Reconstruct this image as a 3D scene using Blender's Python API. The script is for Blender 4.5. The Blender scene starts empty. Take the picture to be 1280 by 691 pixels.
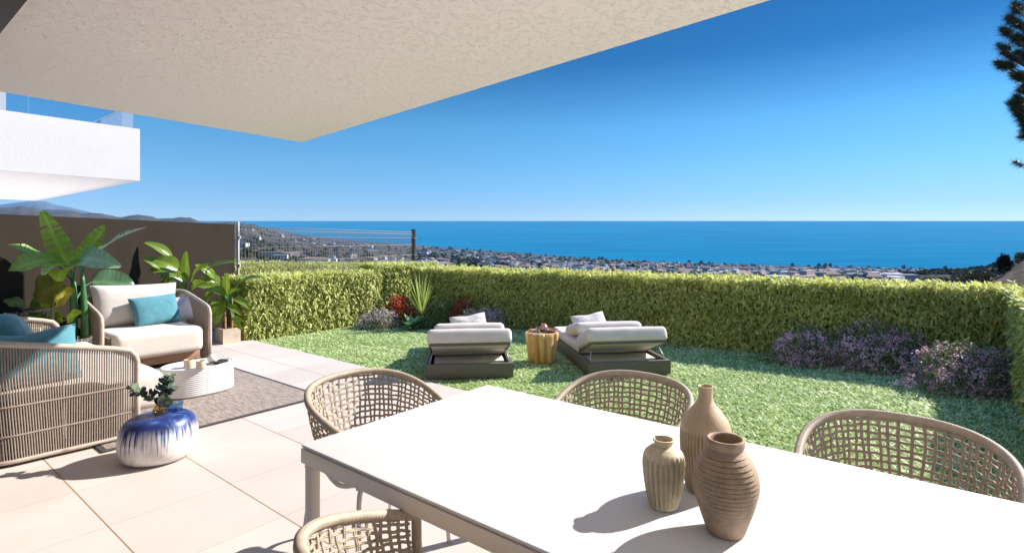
import bpy, bmesh, math, random
import numpy as np
from mathutils import Vector, Matrix, noise as mnoise

R = math.radians
PI = math.pi
rng = np.random.default_rng(7)
random.seed(7)
S = bpy.context.scene
COL = S.collection

# ------------------------------------------------------------------ camera
FPX, CXP, HYP, EYE = 675.0, 640.0, 300.0, 1.5       # focal length, centre column and horizon row of a 1280 x 691 frame
cam_d = bpy.data.cameras.new('camera')
cam_d.sensor_width = 36.0
cam_d.lens = 36.0 * FPX / 1280.0
cam_d.shift_y = -(345.5 - HYP) / 1280.0
cam_d.clip_start = 0.05
cam_d.clip_end = 60000.0
cam = bpy.data.objects.new('camera', cam_d)
cam.location = (0, 0, EYE)
cam.rotation_euler = (R(90), 0, 0)
COL.objects.link(cam)
S.camera = cam

# ------------------------------------------------------------------ sky, sun, exposure
SUN_EL, SUN_AZ = R(35.5), R(65.0)                    # azimuth measured from +Y towards +X
sunv = Vector((math.sin(SUN_AZ) * math.cos(SUN_EL), math.cos(SUN_AZ) * math.cos(SUN_EL), math.sin(SUN_EL)))
W = bpy.data.worlds.new('World')
S.world = W
W.use_nodes = True
wn, wl = W.node_tree.nodes, W.node_tree.links
wn.clear()
sky = wn.new('ShaderNodeTexSky')
sky.sky_type = 'NISHITA'
sky.sun_disc = False
sky.sun_elevation = SUN_EL
sky.sun_rotation = SUN_AZ
sky.altitude = 200
sky.air_density = 0.62
sky.dust_density = 0.0
sky.ozone_density = 8.0
hs = wn.new('ShaderNodeHueSaturation')
hs.inputs['Saturation'].default_value = 1.08
bg = wn.new('ShaderNodeBackground')
bg.inputs['Strength'].default_value = 0.145
wo = wn.new('ShaderNodeOutputWorld')
wl.new(sky.outputs[0], hs.inputs['Color'])
hs.inputs['Hue'].default_value = 0.489
wtc = wn.new('ShaderNodeTexCoord')                   # visible sky darkened by ramp, deeper blue higher up; unseen zenith kept bright for fill
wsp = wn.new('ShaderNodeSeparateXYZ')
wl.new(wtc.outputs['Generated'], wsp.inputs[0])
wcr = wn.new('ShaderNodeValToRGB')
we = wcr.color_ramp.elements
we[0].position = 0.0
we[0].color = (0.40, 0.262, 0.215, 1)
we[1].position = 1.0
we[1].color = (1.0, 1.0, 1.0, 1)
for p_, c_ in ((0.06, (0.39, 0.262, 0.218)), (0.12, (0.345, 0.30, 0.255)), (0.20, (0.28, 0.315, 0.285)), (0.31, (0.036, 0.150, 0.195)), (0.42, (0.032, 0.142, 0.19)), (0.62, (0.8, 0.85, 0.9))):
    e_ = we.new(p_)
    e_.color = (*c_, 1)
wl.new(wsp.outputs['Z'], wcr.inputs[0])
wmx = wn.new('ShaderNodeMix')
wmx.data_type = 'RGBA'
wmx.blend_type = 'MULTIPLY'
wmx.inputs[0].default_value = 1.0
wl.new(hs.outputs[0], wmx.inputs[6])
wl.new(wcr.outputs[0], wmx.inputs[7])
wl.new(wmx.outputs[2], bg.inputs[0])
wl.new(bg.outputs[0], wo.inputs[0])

sun_d = bpy.data.lights.new('sun', 'SUN')
sun_d.energy = 2.85
sun_d.angle = R(0.53)
sun_d.color = (1.0, 0.945, 0.885)
sun = bpy.data.objects.new('sun', sun_d)
sun.rotation_euler = sunv.to_track_quat('Z', 'Y').to_euler()
sun.location = (30, 14, 30)
COL.objects.link(sun)

S.view_settings.view_transform = 'Standard'
S.view_settings.look = 'None'
S.view_settings.gamma = 1.0
S.view_settings.exposure = 1.92
S.render.engine = 'CYCLES'
S.cycles.use_denoising = True
S.cycles.max_bounces = 8
S.cycles.diffuse_bounces = 5
S.cycles.glossy_bounces = 3
S.cycles.transmission_bounces = 6
S.cycles.transparent_max_bounces = 24
S.cycles.caustics_reflective = False
S.cycles.caustics_refractive = False

# ------------------------------------------------------------------ frames of reference
U = np.array([-0.783, 0.622])                        # along the terrace edge, to the left and away
V = np.array([0.622, 0.783])                         # square to it, to the right and away
RZ = math.atan2(-0.622, 0.783)                       # local x = -U, local y = V


def uv(u, v):
    p = u * U + v * V
    return float(p[0]), float(p[1])


def PD(px, py, d):                                   # a point d metres ahead, seen at (px, py)
    return Vector(((px - CXP) / FPX * d, d, EYE - (py - HYP) / FPX * d))


def G(px, py, z=0.0):                                # a point on the level z
    d = (EYE - z) * FPX / (py - HYP)
    return Vector(((px - CXP) / FPX * d, d, z))


# ------------------------------------------------------------------ material helpers
def newmat(name):
    m = bpy.data.materials.new(name)
    m.use_nodes = True
    nt = m.node_tree
    b = nt.nodes['Principled BSDF']
    return m, nt, b


def mat(name, col, rough=0.6, var=0.0, vscale=6.0, bump=0.0, bscale=60.0, spec=0.5, metal=0.0, detail=6.0,
        col2=None, coat=0.0, sheen=0.0, stretch=None, bdist=0.01):
    m, nt, b = newmat(name)
    n, l = nt.nodes, nt.links
    b.inputs['Roughness'].default_value = rough
    b.inputs['Specular IOR Level'].default_value = spec
    b.inputs['Metallic'].default_value = metal
    b.inputs['Coat Weight'].default_value = coat
    if sheen:
        b.inputs['Sheen Weight'].default_value = sheen
    b.inputs['Base Color'].default_value = (*col, 1)
    tc = n.new('ShaderNodeTexCoord')
    src = tc.outputs['Object']
    if stretch:
        mp = n.new('ShaderNodeMapping')
        mp.inputs['Scale'].default_value = stretch
        l.new(src, mp.inputs[0])
        src = mp.outputs[0]
    if var or col2:
        t = n.new('ShaderNodeTexNoise')
        t.inputs['Scale'].default_value = vscale
        t.inputs['Detail'].default_value = detail
        t.inputs['Roughness'].default_value = 0.65
        l.new(src, t.inputs['Vector'])
        cr = n.new('ShaderNodeValToRGB')
        c2 = col2 or tuple(max(0, c * (1 - var)) for c in col)
        c1 = col if col2 else tuple(min(1, c * (1 + var * 0.5)) for c in col)
        cr.color_ramp.elements[0].position = 0.35
        cr.color_ramp.elements[1].position = 0.65
        cr.color_ramp.elements[0].color = (*c2, 1)
        cr.color_ramp.elements[1].color = (*c1, 1)
        l.new(t.outputs['Fac'], cr.inputs[0])
        l.new(cr.outputs[0], b.inputs['Base Color'])
    if bump:
        t2 = n.new('ShaderNodeTexNoise')
        t2.inputs['Scale'].default_value = bscale
        t2.inputs['Detail'].default_value = 5
        l.new(src, t2.inputs['Vector'])
        bp = n.new('ShaderNodeBump')
        bp.inputs['Strength'].default_value = bump
        bp.inputs['Distance'].default_value = bdist
        l.new(t2.outputs['Fac'], bp.inputs['Height'])
        l.new(bp.outputs[0], b.inputs['Normal'])
    return m


def leafmat(name, stops, rough=0.45, trans=0.35, spec=0.4):
    """foliage: colour from the per-leaf 'tint' attribute, part of the light passes through"""
    m, nt, b = newmat(name)
    n, l = nt.nodes, nt.links
    a = n.new('ShaderNodeAttribute')
    a.attribute_name = 'tint'
    cr = n.new('ShaderNodeValToRGB')
    el = cr.color_ramp.elements
    while len(el) < len(stops):
        el.new(0.5)
    for e, (p, c) in zip(el, stops):
        e.position = p
        e.color = (*c, 1)
    l.new(a.outputs['Fac'], cr.inputs[0])
    b.inputs['Roughness'].default_value = rough
    b.inputs['Specular IOR Level'].default_value = spec
    l.new(cr.outputs[0], b.inputs['Base Color'])
    tr = n.new('ShaderNodeBsdfTranslucent')
    l.new(cr.outputs[0], tr.inputs['Color'])
    mx = n.new('ShaderNodeMixShader')
    mx.inputs[0].default_value = trans
    l.new(b.outputs[0], mx.inputs[1])
    l.new(tr.outputs[0], mx.inputs[2])
    l.new(mx.outputs[0], n['Material Output'].inputs['Surface'])
    return m


def glassmat(name, col=(1, 1, 1), rough=0.0, mixt=0.75):
    """thin clear glass: mostly passes light straight, with a Fresnel gloss"""
    m, nt, b = newmat(name)
    n, l = nt.nodes, nt.links
    n.remove(b)
    tb = n.new('ShaderNodeBsdfTransparent')
    tb.inputs[0].default_value = (*col, 1)
    gb = n.new('ShaderNodeBsdfGlossy')
    gb.inputs['Roughness'].default_value = rough + 0.02
    lw = n.new('ShaderNodeLayerWeight')
    lw.inputs[0].default_value = 0.25
    pw = n.new('ShaderNodeMath')
    pw.operation = 'MULTIPLY_ADD'
    l.new(lw.outputs['Facing'], pw.inputs[0])
    pw.inputs[1].default_value = 0.30
    pw.inputs[2].default_value = 0.03
    mx = n.new('ShaderNodeMixShader')
    l.new(pw.outputs[0], mx.inputs[0])
    l.new(tb.outputs[0], mx.inputs[1])
    l.new(gb.outputs[0], mx.inputs[2])
    l.new(mx.outputs[0], n['Material Output'].inputs['Surface'])
    return m


# ------------------------------------------------------------------ mesh helpers
def link(name, me, parent=None, loc=None, rotz=0.0, smooth=True):
    o = bpy.data.objects.new(name, me)
    COL.objects.link(o)
    if parent is not None:
        o.parent = parent
    if loc is not None:
        o.location = loc
    o.rotation_euler = (0, 0, rotz)
    return o


def tag(o, label=None, cat=None, group=None, kind=None):
    if label:
        o['label'] = label
    if cat:
        o['category'] = cat
    if group:
        o['group'] = group
    if kind:
        o['kind'] = kind
    return o


def empty(name, label, cat, loc=(0, 0, 0), rotz=0.0, group=None):
    o = bpy.data.objects.new(name, None)
    o.empty_display_size = 0.1
    COL.objects.link(o)
    o.location = loc
    o.rotation_euler = (0, 0, rotz)
    return tag(o, label, cat, group)


class MB:
    def __init__(self):
        self.v = []
        self.f = []

    def add(self, vs, fs):
        k = len(self.v)
        self.v += [tuple(p) for p in vs]
        self.f += [tuple(i + k for i in f) for f in fs]

    def box(self, c, s, rz=0.0, rx=0.0, ry=0.0):
        M = Matrix.Rotation(rz, 3, 'Z') @ Matrix.Rotation(ry, 3, 'Y') @ Matrix.Rotation(rx, 3, 'X')
        vs = []
        for x in (-1, 1):
            for y in (-1, 1):
                for z in (-1, 1):
                    vs.append(M @ Vector((x * s[0] / 2, y * s[1] / 2, z * s[2] / 2)) + Vector(c))
        self.add(vs, [(0, 1, 3, 2), (4, 6, 7, 5), (0, 4, 5, 1), (2, 3, 7, 6), (0, 2, 6, 4), (1, 5, 7, 3)])

    def prism(self, poly, z0, z1):
        n = len(poly)
        vs = [(x, y, z0) for x, y in poly] + [(x, y, z1) for x, y in poly]
        fs = [tuple(range(n))[::-1], tuple(range(n, 2 * n))]
        fs += [(i, (i + 1) % n, n + (i + 1) % n, n + i) for i in range(n)]
        self.add(vs, fs)

    def tube(self, pts, r, seg=8, caps=True, flat=1.0, closed=False):
        pts = [Vector(p) for p in pts]
        n = len(pts)
        rs = r if hasattr(r, '__len__') else [r] * n
        prev = None
        rings = []
        for i, p in enumerate(pts):
            if closed:
                t = pts[(i + 1) % n] - pts[i - 1]
            else:
                t = pts[min(i + 1, n - 1)] - pts[max(i - 1, 0)]
            t = t.normalized() if t.length > 1e-9 else Vector((0, 0, 1))
            if prev is None:
                a = Vector((0, 0, 1)) if abs(t.z) < 0.9 else Vector((1, 0, 0))
                x = t.cross(a).normalized()
            else:
                x = (prev - t * prev.dot(t))
                x = x.normalized() if x.length > 1e-6 else t.orthogonal().normalized()
            prev = x
            y = t.cross(x)
            rings.append([p + (x * math.cos(2 * PI * k / seg) + y * flat * math.sin(2 * PI * k / seg)) * rs[i] for k in range(seg)])
        vs = [q for ring in rings for q in ring]
        fs = []
        for i in range(n if closed else n - 1):
            j = (i + 1) % n
            for k in range(seg):
                k2 = (k + 1) % seg
                fs.append((i * seg + k, i * seg + k2, j * seg + k2, j * seg + k))
        if caps and not closed:
            fs.append(tuple(range(seg))[::-1])
            fs.append(tuple((n - 1) * seg + k for k in range(seg)))
        self.add(vs, fs)

    def lathe(self, prof, seg=32, c=(0, 0, 0), mod=None, sx=1.0, sy=1.0):
        vs, fs = [], []
        n = len(prof)
        for i, (r, z) in enumerate(prof):
            for k in range(seg):
                a = 2 * PI * k / seg
                rr = r * (mod(a, z, i) if mod else 1.0)
                vs.append((c[0] + rr * sx * math.cos(a), c[1] + rr * sy * math.sin(a), c[2] + z))
        for i in range(n - 1):
            for k in range(seg):
                k2 = (k + 1) % seg
                fs.append((i * seg + k, i * seg + k2, (i + 1) * seg + k2, (i + 1) * seg + k))
        if prof[0][0] > 1e-6:
            fs.append(tuple(range(seg))[::-1])
        if prof[-1][0] > 1e-6:
            fs.append(tuple((n - 1) * seg + k for k in range(seg)))
        self.add(vs, fs)

    def build(self, name, m, parent=None, loc=None, rotz=0.0, smooth=True, sharp=None, bevel=None):
        me = bpy.data.meshes.new(name)
        me.from_pydata(self.v, [], self.f)
        me.materials.append(m)
        if bevel:
            bm = bmesh.new()
            bm.from_mesh(me)
            es = [e for e in bm.edges if len(e.link_faces) == 2 and e.calc_face_angle(0) > R(30)]
            bmesh.ops.bevel(bm, geom=es, offset=bevel[0], segments=bevel[1], profile=0.5, affect='EDGES', clamp_overlap=True)
            bm.to_mesh(me)
            bm.free()
        me.update()
        if smooth:
            me.polygons.foreach_set('use_smooth', [True] * len(me.polygons))
            if sharp is not None:
                me.set_sharp_from_angle(angle=R(sharp))
        return link(name, me, parent, loc, rotz)


def npmesh(name, Vt, F, m, parent=None, loc=None, rotz=0.0, tint=None, smooth=False):
    """a mesh straight from arrays; F is (n,3) or (n,4)"""
    me = bpy.data.meshes.new(name)
    Vt = np.asarray(Vt, dtype=np.float32)
    F = np.asarray(F, dtype=np.int32)
    k = F.shape[1]
    me.vertices.add(len(Vt))
    me.vertices.foreach_set('co', Vt.ravel())
    me.loops.add(F.size)
    me.loops.foreach_set('vertex_index', F.ravel())
    me.polygons.add(len(F))
    me.polygons.foreach_set('loop_start', np.arange(0, F.size, k, dtype=np.int32))
    me.polygons.foreach_set('loop_total', np.full(len(F), k, dtype=np.int32))
    if smooth:
        me.polygons.foreach_set('use_smooth', np.ones(len(F), dtype=bool))
    me.materials.append(m)
    me.update()
    me.validate()
    if tint is not None:
        at = me.attributes.new('tint', 'FLOAT', 'POINT')
        at.data.foreach_set('value', np.asarray(tint, dtype=np.float32))
    return link(name, me, parent, loc, rotz)


def norm(a):
    return a / np.maximum(np.linalg.norm(a, axis=-1, keepdims=True), 1e-9)


def leaf_arrays(P, D, N, L, Wd, fold=0.25, curl=0.25):
    """folded pointed leaves: P base, D direction, N facing, L length, Wd width"""
    n = len(P)
    D = norm(D)
    T = norm(np.cross(D, N))
    N2 = norm(np.cross(T, D))
    L = np.broadcast_to(np.asarray(L, float), (n,))[:, None]
    Wd = np.broadcast_to(np.asarray(Wd, float), (n,))[:, None]
    mid = P + D * L * 0.45
    a = mid + T * Wd * 0.5 + N2 * Wd * fold
    b = mid - T * Wd * 0.5 + N2 * Wd * fold
    tip = P + D * L - N2 * L * curl
    Vt = np.stack([P, a, tip, b, mid], axis=1).reshape(-1, 3)
    base = (np.arange(n) * 5)[:, None]
    F = np.concatenate([base + np.array([0, 1, 4]), base + np.array([1, 2, 4]), base + np.array([2, 3, 4]), base + np.array([3, 0, 4])])
    return Vt, F


def vnoise(x, y, seed=0):
    """smooth value noise on arrays"""
    x = np.asarray(x, float)
    y = np.asarray(y, float)
    xi, yi = np.floor(x), np.floor(y)
    fx, fy = x - xi, y - yi
    fx, fy = fx * fx * (3 - 2 * fx), fy * fy * (3 - 2 * fy)

    def h(a, b):
        v = np.sin(a * 127.1 + b * 311.7 + seed * 74.7) * 43758.5453
        return v - np.floor(v)
    return (h(xi, yi) * (1 - fx) + h(xi + 1, yi) * fx) * (1 - fy) + (h(xi, yi + 1) * (1 - fx) + h(xi + 1, yi + 1) * fx) * fy


def fbm(x, y, o=4, seed=0):
    s, a = 0.0, 0.5
    for i in range(o):
        s = s + a * vnoise(x * 2 ** i, y * 2 ** i, seed + i)
        a *= 0.5
    return s


def rounded_poly(pts, r, seg=6):
    """round the corners of a polygon"""
    out = []
    n = len(pts)
    for i in range(n):
        p0, p1, p2 = Vector(pts[i - 1]).to_2d(), Vector(pts[i]).to_2d(), Vector(pts[(i + 1) % n]).to_2d()
        a = p1 + (p0 - p1).normalized() * r
        b = p1 + (p2 - p1).normalized() * r
        for k in range(seg + 1):
            t = k / seg
            q = a * (1 - t) ** 2 + p1 * 2 * t * (1 - t) + b * t * t
            out.append((q.x, q.y))
    return out


def smoothpath(pts, n=24):
    """Catmull-Rom through the points"""
    P = [Vector(p) for p in pts]
    P = [P[0] * 2 - P[1]] + P + [P[-1] * 2 - P[-2]]
    out = []
    m = len(P) - 3
    for i in range(n + 1):
        s = i / n * m
        k = min(int(s), m - 1)
        t = s - k
        a, b, c, d = P[k:k + 4]
        out.append(0.5 * ((2 * b) + (c - a) * t + (2 * a - 5 * b + 4 * c - d) * t * t + (3 * b - a - 3 * c + d) * t ** 3))
    return out


def softbox(name, size, m, parent=None, loc=(0, 0, 0), rot=(0, 0, 0), r=0.05, puff=0.0, seed=0, sub=3, wr=0.004):
    """an upholstered block: bevelled, a little swollen and creased"""
    sx, sy, sz = size
    bm = bmesh.new()
    bmesh.ops.create_cube(bm, size=1.0)
    bmesh.ops.scale(bm, vec=(sx, sy, sz), verts=bm.verts)
    bmesh.ops.bevel(bm, geom=list(bm.edges), offset=r, segments=4, profile=0.5, affect='EDGES', clamp_overlap=True)
    long_e = [e for e in bm.edges if e.calc_length() > 0.12]
    bmesh.ops.subdivide_edges(bm, edges=long_e, cuts=10, use_grid_fill=True)
    for v in bm.verts:
        x, y, z = v.co.x / (sx / 2), v.co.y / (sy / 2), v.co.z / (sz / 2)
        e = max(0, 1 - x * x) * max(0, 1 - y * y)
        v.co.z += (1 if z > 0 else -0.2) * puff * e * min(1, abs(z))
        nn = mnoise.noise(Vector((v.co.x * 5 + seed, v.co.y * 5, v.co.z * 7))) + 0.5 * mnoise.noise(Vector((v.co.x * 13 + seed, v.co.y * 13, v.co.z * 13)))
        v.co += v.normal * nn * wr
    me = bpy.data.meshes.new(name)
    bm.to_mesh(me)
    bm.free()
    me.materials.append(m)
    me.polygons.foreach_set('use_smooth', [True] * len(me.polygons))
    o = link(name, me, parent, loc)
    o.rotation_euler = rot
    return o


def pillow(name, w, h, t, m, parent=None, M=None, seed=0, pinch=0.06, res=26, chop=0.0):
    """a stuffed square cushion with pointed corners, lying in its own xy plane"""
    vs, fs = [], []
    n = res
    for s in (1, -1):
        for i in range(n + 1):
            for j in range(n + 1):
                a, b = i / n * 2 - 1, j / n * 2 - 1
                ea, eb = 1 - abs(a) ** 2.6, 1 - abs(b) ** 2.6
                z = (max(0, ea) * max(0, eb)) ** 0.42
                x = a * w / 2 * (1 - pinch * (1 - b * b) * abs(a) ** 2)
                y = b * h / 2 * (1 - pinch * (1 - a * a) * abs(b) ** 2)
                y -= chop * h * 0.16 * max(0, b) * math.exp(-(a * 2.0) ** 2)
                nz = mnoise.noise(Vector((a * 2.2 + seed, b * 2.2, s * 3))) * 0.10 + mnoise.noise(Vector((a * 5 + seed, b * 5, s * 5))) * 0.05
                k = (1 - 0.55 * chop * math.exp(-(a * 2.4) ** 2) * max(0, b + 0.2))
                vs.append((x, y, s * t / 2 * z * (1 + nz) * k))
    k = (n + 1) ** 2
    for q in (0, 1):
        for i in range(n):
            for j in range(n):
                a = q * k + i * (n + 1) + j
                f = (a, a + n + 1, a + n + 2, a + 1)
                fs.append(f if q == 0 else f[::-1])
    me = bpy.data.meshes.new(name)
    me.from_pydata(vs, [], fs)
    bm = bmesh.new()
    bm.from_mesh(me)
    bmesh.ops.remove_doubles(bm, verts=bm.verts, dist=0.0006)
    bm.to_mesh(me)
    bm.free()
    me.materials.append(m)
    me.polygons.foreach_set('use_smooth', [True] * len(me.polygons))
    o = link(name, me, parent)
    if M is not None:
        o.matrix_world = M
    # piped seam round the edge
    mb = MB()
    pts = []
    for a, b, da, db in ((-1, -1, 1, 0), (1, -1, 0, 1), (1, 1, -1, 0), (-1, 1, 0, -1)):
        for i in range(12):
            x0, y0 = a + da * 2 * i / 12, b + db * 2 * i / 12
            x = x0 * w / 2 * (1 - pinch * (1 - y0 * y0) * abs(x0) ** 2)
            y = y0 * h / 2 * (1 - pinch * (1 - x0 * x0) * abs(y0) ** 2)
            y -= chop * h * 0.16 * max(0, y0) * math.exp(-(x0 * 2.0) ** 2)
            pts.append((x, y, 0))
    mb.tube(pts, 0.004, 6, closed=True)
    mb.build('piping', m, o)
    return o


def stand(p, yaw, lean, roll=0.0, h=0.5):
    """matrix of a cushion standing on its lower edge at p, face turned to yaw, leaning back"""
    return (Matrix.Translation(Vector(p)) @ Matrix.Rotation(yaw, 4, 'Z') @ Matrix.Rotation(R(90) - lean, 4, 'X')
            @ Matrix.Translation((0, h / 2, 0)) @ Matrix.Rotation(roll, 4, 'Z'))


# ------------------------------------------------------------------ materials
M_ = {}
M_['white_paint'] = mat('white_paint', (0.66, 0.625, 0.60), 0.7, var=0.03, vscale=2, bump=0.25, bscale=45, bdist=0.01)
M_['soffit_white'] = mat('soffit_white', (0.78, 0.75, 0.73), 0.8, var=0.03)
M_['wall_brown'] = mat('wall_brown', (0.030, 0.0235, 0.0175), 0.9, var=0.12, vscale=1.5, bump=0.2, bscale=120, spec=0.06)
M_['dark_metal'] = mat('dark_metal', (0.022, 0.019, 0.017), 0.5)
M_['fence_metal'] = mat('fence_metal', (0.23, 0.20, 0.165), 0.6, metal=0.0)
M_['galv'] = mat('galvanised_steel', (0.5, 0.48, 0.45), 0.45, metal=0.5)
M_['rope'] = mat('taupe_rope', (0.31, 0.25, 0.205), 0.75, var=0.18, vscale=40, bump=0.5, bscale=300, bdist=0.002, spec=0.25)
M_['strap'] = mat('beige_strap', (0.40, 0.33, 0.25), 0.6, var=0.15, vscale=30, bump=0.4, bscale=260, bdist=0.002, spec=0.3)
M_['rail'] = mat('taupe_rail', (0.46, 0.385, 0.32), 0.65, var=0.1, vscale=25, bump=0.3, bscale=200, bdist=0.002, spec=0.3)
M_['wood'] = mat('teak', (0.36, 0.20, 0.11), 0.55, col2=(0.26, 0.135, 0.07), vscale=5, stretch=(1, 8, 12), bump=0.15, bscale=40)
M_['cream'] = mat('cream_fabric', (0.59, 0.53, 0.475), 0.9, var=0.05, vscale=5, bump=0.25, bscale=420, bdist=0.002, spec=0.15, sheen=0.2)
M_['cream2'] = mat('off_white_fabric', (0.61, 0.55, 0.485), 0.9, var=0.05, vscale=6, bump=0.25, bscale=380, bdist=0.002, spec=0.15, sheen=0.2)
M_['teal'] = mat('teal_fabric', (0.075, 0.225, 0.27), 0.85, var=0.14, vscale=9, bump=0.35, bscale=320, bdist=0.002, spec=0.15, sheen=0.3)
M_['lilac'] = mat('lilac_grey_fabric', (0.42, 0.40, 0.46), 0.9, var=0.06, bump=0.2, bscale=300, bdist=0.002, spec=0.15)
M_['taupe_cushion'] = mat('taupe_cushion', (0.36, 0.32, 0.28), 0.9, var=0.08, bump=0.2, bscale=300, bdist=0.002, spec=0.15)
M_['taupe_panel'] = mat('taupe_panel', (0.24, 0.195, 0.16), 0.9, var=0.08, bump=0.2, bscale=300, bdist=0.002, spec=0.15)
M_['lounger_frame'] = mat('lounger_frame', (0.12, 0.105, 0.078), 0.5, var=0.06, vscale=8, spec=0.4)
M_['lounger_in'] = mat('lounger_underside', (0.66, 0.63, 0.52), 0.85, var=0.08)
M_['table_top'] = mat('white_table_top', (0.67, 0.655, 0.65), 0.6, var=0.03, vscale=5, bump=0.03, bscale=160, spec=0.04)
M_['table_frame'] = mat('beige_aluminium', (0.74, 0.665, 0.58), 0.45, var=0.03, spec=0.4)
M_['leg_white'] = mat('off_white_metal', (0.62, 0.58, 0.54), 0.45, spec=0.4)
M_['white_gloss'] = mat('white_lacquer', (0.66, 0.635, 0.62), 0.4, var=0.02, spec=0.4)
M_['stump_top'] = mat('stump_cut_face', (0.48, 0.30, 0.15), 0.7, var=0.25, vscale=12, bump=0.3, bscale=60)
M_['candle'] = mat('beige_ceramic', (0.55, 0.46, 0.33), 0.55, var=0.1, vscale=20)
M_['soil'] = mat('soil', (0.10, 0.055, 0.03), 0.95, var=0.4, vscale=60, bump=0.8, bscale=120)
M_['bark_chips'] = mat('orange_bark_chips', (0.42, 0.17, 0.05), 0.9, var=0.5, vscale=60, bump=0.8, bscale=120)
M_['pot_white'] = mat('pale_pot', (0.62, 0.60, 0.60), 0.6, var=0.05)
M_['pot_stone'] = mat('sandy_stone_pot', (0.55, 0.45, 0.34), 0.85, var=0.2, vscale=9, bump=0.3, bscale=80)
M_['copper'] = mat('copper', (0.62, 0.26, 0.16), 0.3, var=0.1, metal=0.7)
M_['book'] = mat('dark_cover', (0.04, 0.036, 0.034), 0.4)
M_['brass'] = mat('brass', (0.55, 0.42, 0.2), 0.35, metal=0.8)
M_['glass'] = glassmat('clear_glass', (0.93, 0.97, 0.98))
M_['glass_amber'] = glassmat('amber_glass', (0.86, 0.76, 0.58))
M_['glass_blue'] = glassmat('blue_glass', (0.6, 0.76, 0.9))
M_['glass_rail'] = glassmat('rail_glass', (0.86, 0.92, 0.97))
M_['glass_edge'] = mat('glass_edge', (0.62, 0.72, 0.78), 0.3)
M_['facade'] = mat('beige_facade', (0.55, 0.50, 0.46), 0.8, var=0.05)
M_['trunk'] = mat('bark', (0.13, 0.10, 0.075), 0.9, var=0.4, vscale=12, bump=0.6, bscale=40)
M_['canestem'] = mat('cane_stem', (0.36, 0.20, 0.09), 0.7, var=0.3, vscale=14)
M_['greenstem'] = mat('green_stem', (0.075, 0.22, 0.07), 0.45, col2=(0.03, 0.10, 0.045), vscale=5, spec=0.4)
M_['yellowstem'] = mat('yellow_green_stem', (0.32, 0.32, 0.07), 0.5, var=0.2)
M_['hedge_core'] = mat('hedge_twigs', (0.20, 0.20, 0.05), 0.95, var=0.4, vscale=9)
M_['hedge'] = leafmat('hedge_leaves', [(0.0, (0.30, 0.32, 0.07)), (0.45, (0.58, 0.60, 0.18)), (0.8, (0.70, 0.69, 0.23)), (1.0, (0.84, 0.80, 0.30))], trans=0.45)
M_['hedge_lit'] = leafmat('hedge_leaves_lit', [(0.0, (0.26, 0.29, 0.06)), (0.45, (0.55, 0.58, 0.17)), (0.8, (0.72, 0.72, 0.26)), (1.0, (0.84, 0.82, 0.34))], trans=0.45)  # lit copy of the hedge leaves: sunlit tone put into the colour
M_['bush'] = leafmat('bush_leaves', [(0.0, (0.08, 0.11, 0.035)), (0.6, (0.18, 0.24, 0.07)), (1.0, (0.32, 0.38, 0.12))], trans=0.25)
M_['red_leaf'] = leafmat('red_leaves', [(0.0, (0.22, 0.02, 0.012)), (0.6, (0.55, 0.06, 0.03)), (1.0, (0.72, 0.18, 0.08))], trans=0.3)
M_['lilac_petal'] = leafmat('lilac_petals', [(0.0, (0.58, 0.27, 0.38)), (0.5, (0.80, 0.49, 0.58)), (1.0, (0.95, 0.80, 0.76))], trans=0.3)
M_['pink_petal'] = leafmat('pink_petals', [(0.0, (0.48, 0.30, 0.40)), (0.5, (0.68, 0.52, 0.58)), (1.0, (0.82, 0.74, 0.74))], trans=0.3)
M_['yucca'] = leafmat('spiky_leaves', [(0.0, (0.18, 0.27, 0.05)), (0.6, (0.40, 0.48, 0.10)), (1.0, (0.62, 0.64, 0.22))], trans=0.25)
M_['succulent'] = leafmat('succulent_leaves', [(0.0, (0.10, 0.22, 0.07)), (0.6, (0.20, 0.36, 0.14)), (1.0, (0.42, 0.54, 0.30))], trans=0.15)
M_['banana'] = leafmat('banana_leaf', [(0.0, (0.15, 0.26, 0.025)), (0.5, (0.34, 0.50, 0.055)), (1.0, (0.54, 0.66, 0.14))], rough=0.35, trans=0.42, spec=0.5)
M_['banana_blue'] = leafmat('blue_green_leaf', [(0.0, (0.13, 0.26, 0.13)), (0.5, (0.25, 0.42, 0.25)), (1.0, (0.40, 0.56, 0.38))], rough=0.4, trans=0.25, spec=0.5)
M_['deep_green'] = leafmat('deep_green_leaf', [(0.0, (0.03, 0.085, 0.03)), (0.5, (0.07, 0.155, 0.065)), (1.0, (0.16, 0.27, 0.14))], rough=0.3, trans=0.2, spec=0.5)
M_['olive_leaf'] = leafmat('olive_leaf', [(0.0, (0.15, 0.145, 0.02)), (0.5, (0.27, 0.25, 0.035)), (1.0, (0.42, 0.38, 0.07))], rough=0.4, trans=0.35, spec=0.4)
M_['dark_leaf'] = leafmat('glossy_dark_leaf', [(0.0, (0.08, 0.14, 0.012)), (0.5, (0.18, 0.27, 0.025)), (1.0, (0.32, 0.42, 0.06))], rough=0.28, trans=0.35, spec=0.6)
M_['eucalyptus'] = leafmat('eucalyptus_leaf', [(0.0, (0.02, 0.045, 0.03)), (0.5, (0.065, 0.095, 0.055)), (1.0, (0.20, 0.25, 0.17))], rough=0.55, trans=0.1)
M_['pine'] = leafmat('pine_needles', [(0.0, (0.012, 0.02, 0.008)), (0.6, (0.035, 0.05, 0.014)), (1.0, (0.07, 0.085, 0.02))], trans=0.12)
M_['far_tree'] = leafmat('far_trees', [(0.0, (0.008, 0.013, 0.008)), (0.6, (0.022, 0.03, 0.014)), (1.0, (0.05, 0.05, 0.026))], rough=0.95, trans=0.0, spec=0.02)
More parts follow.
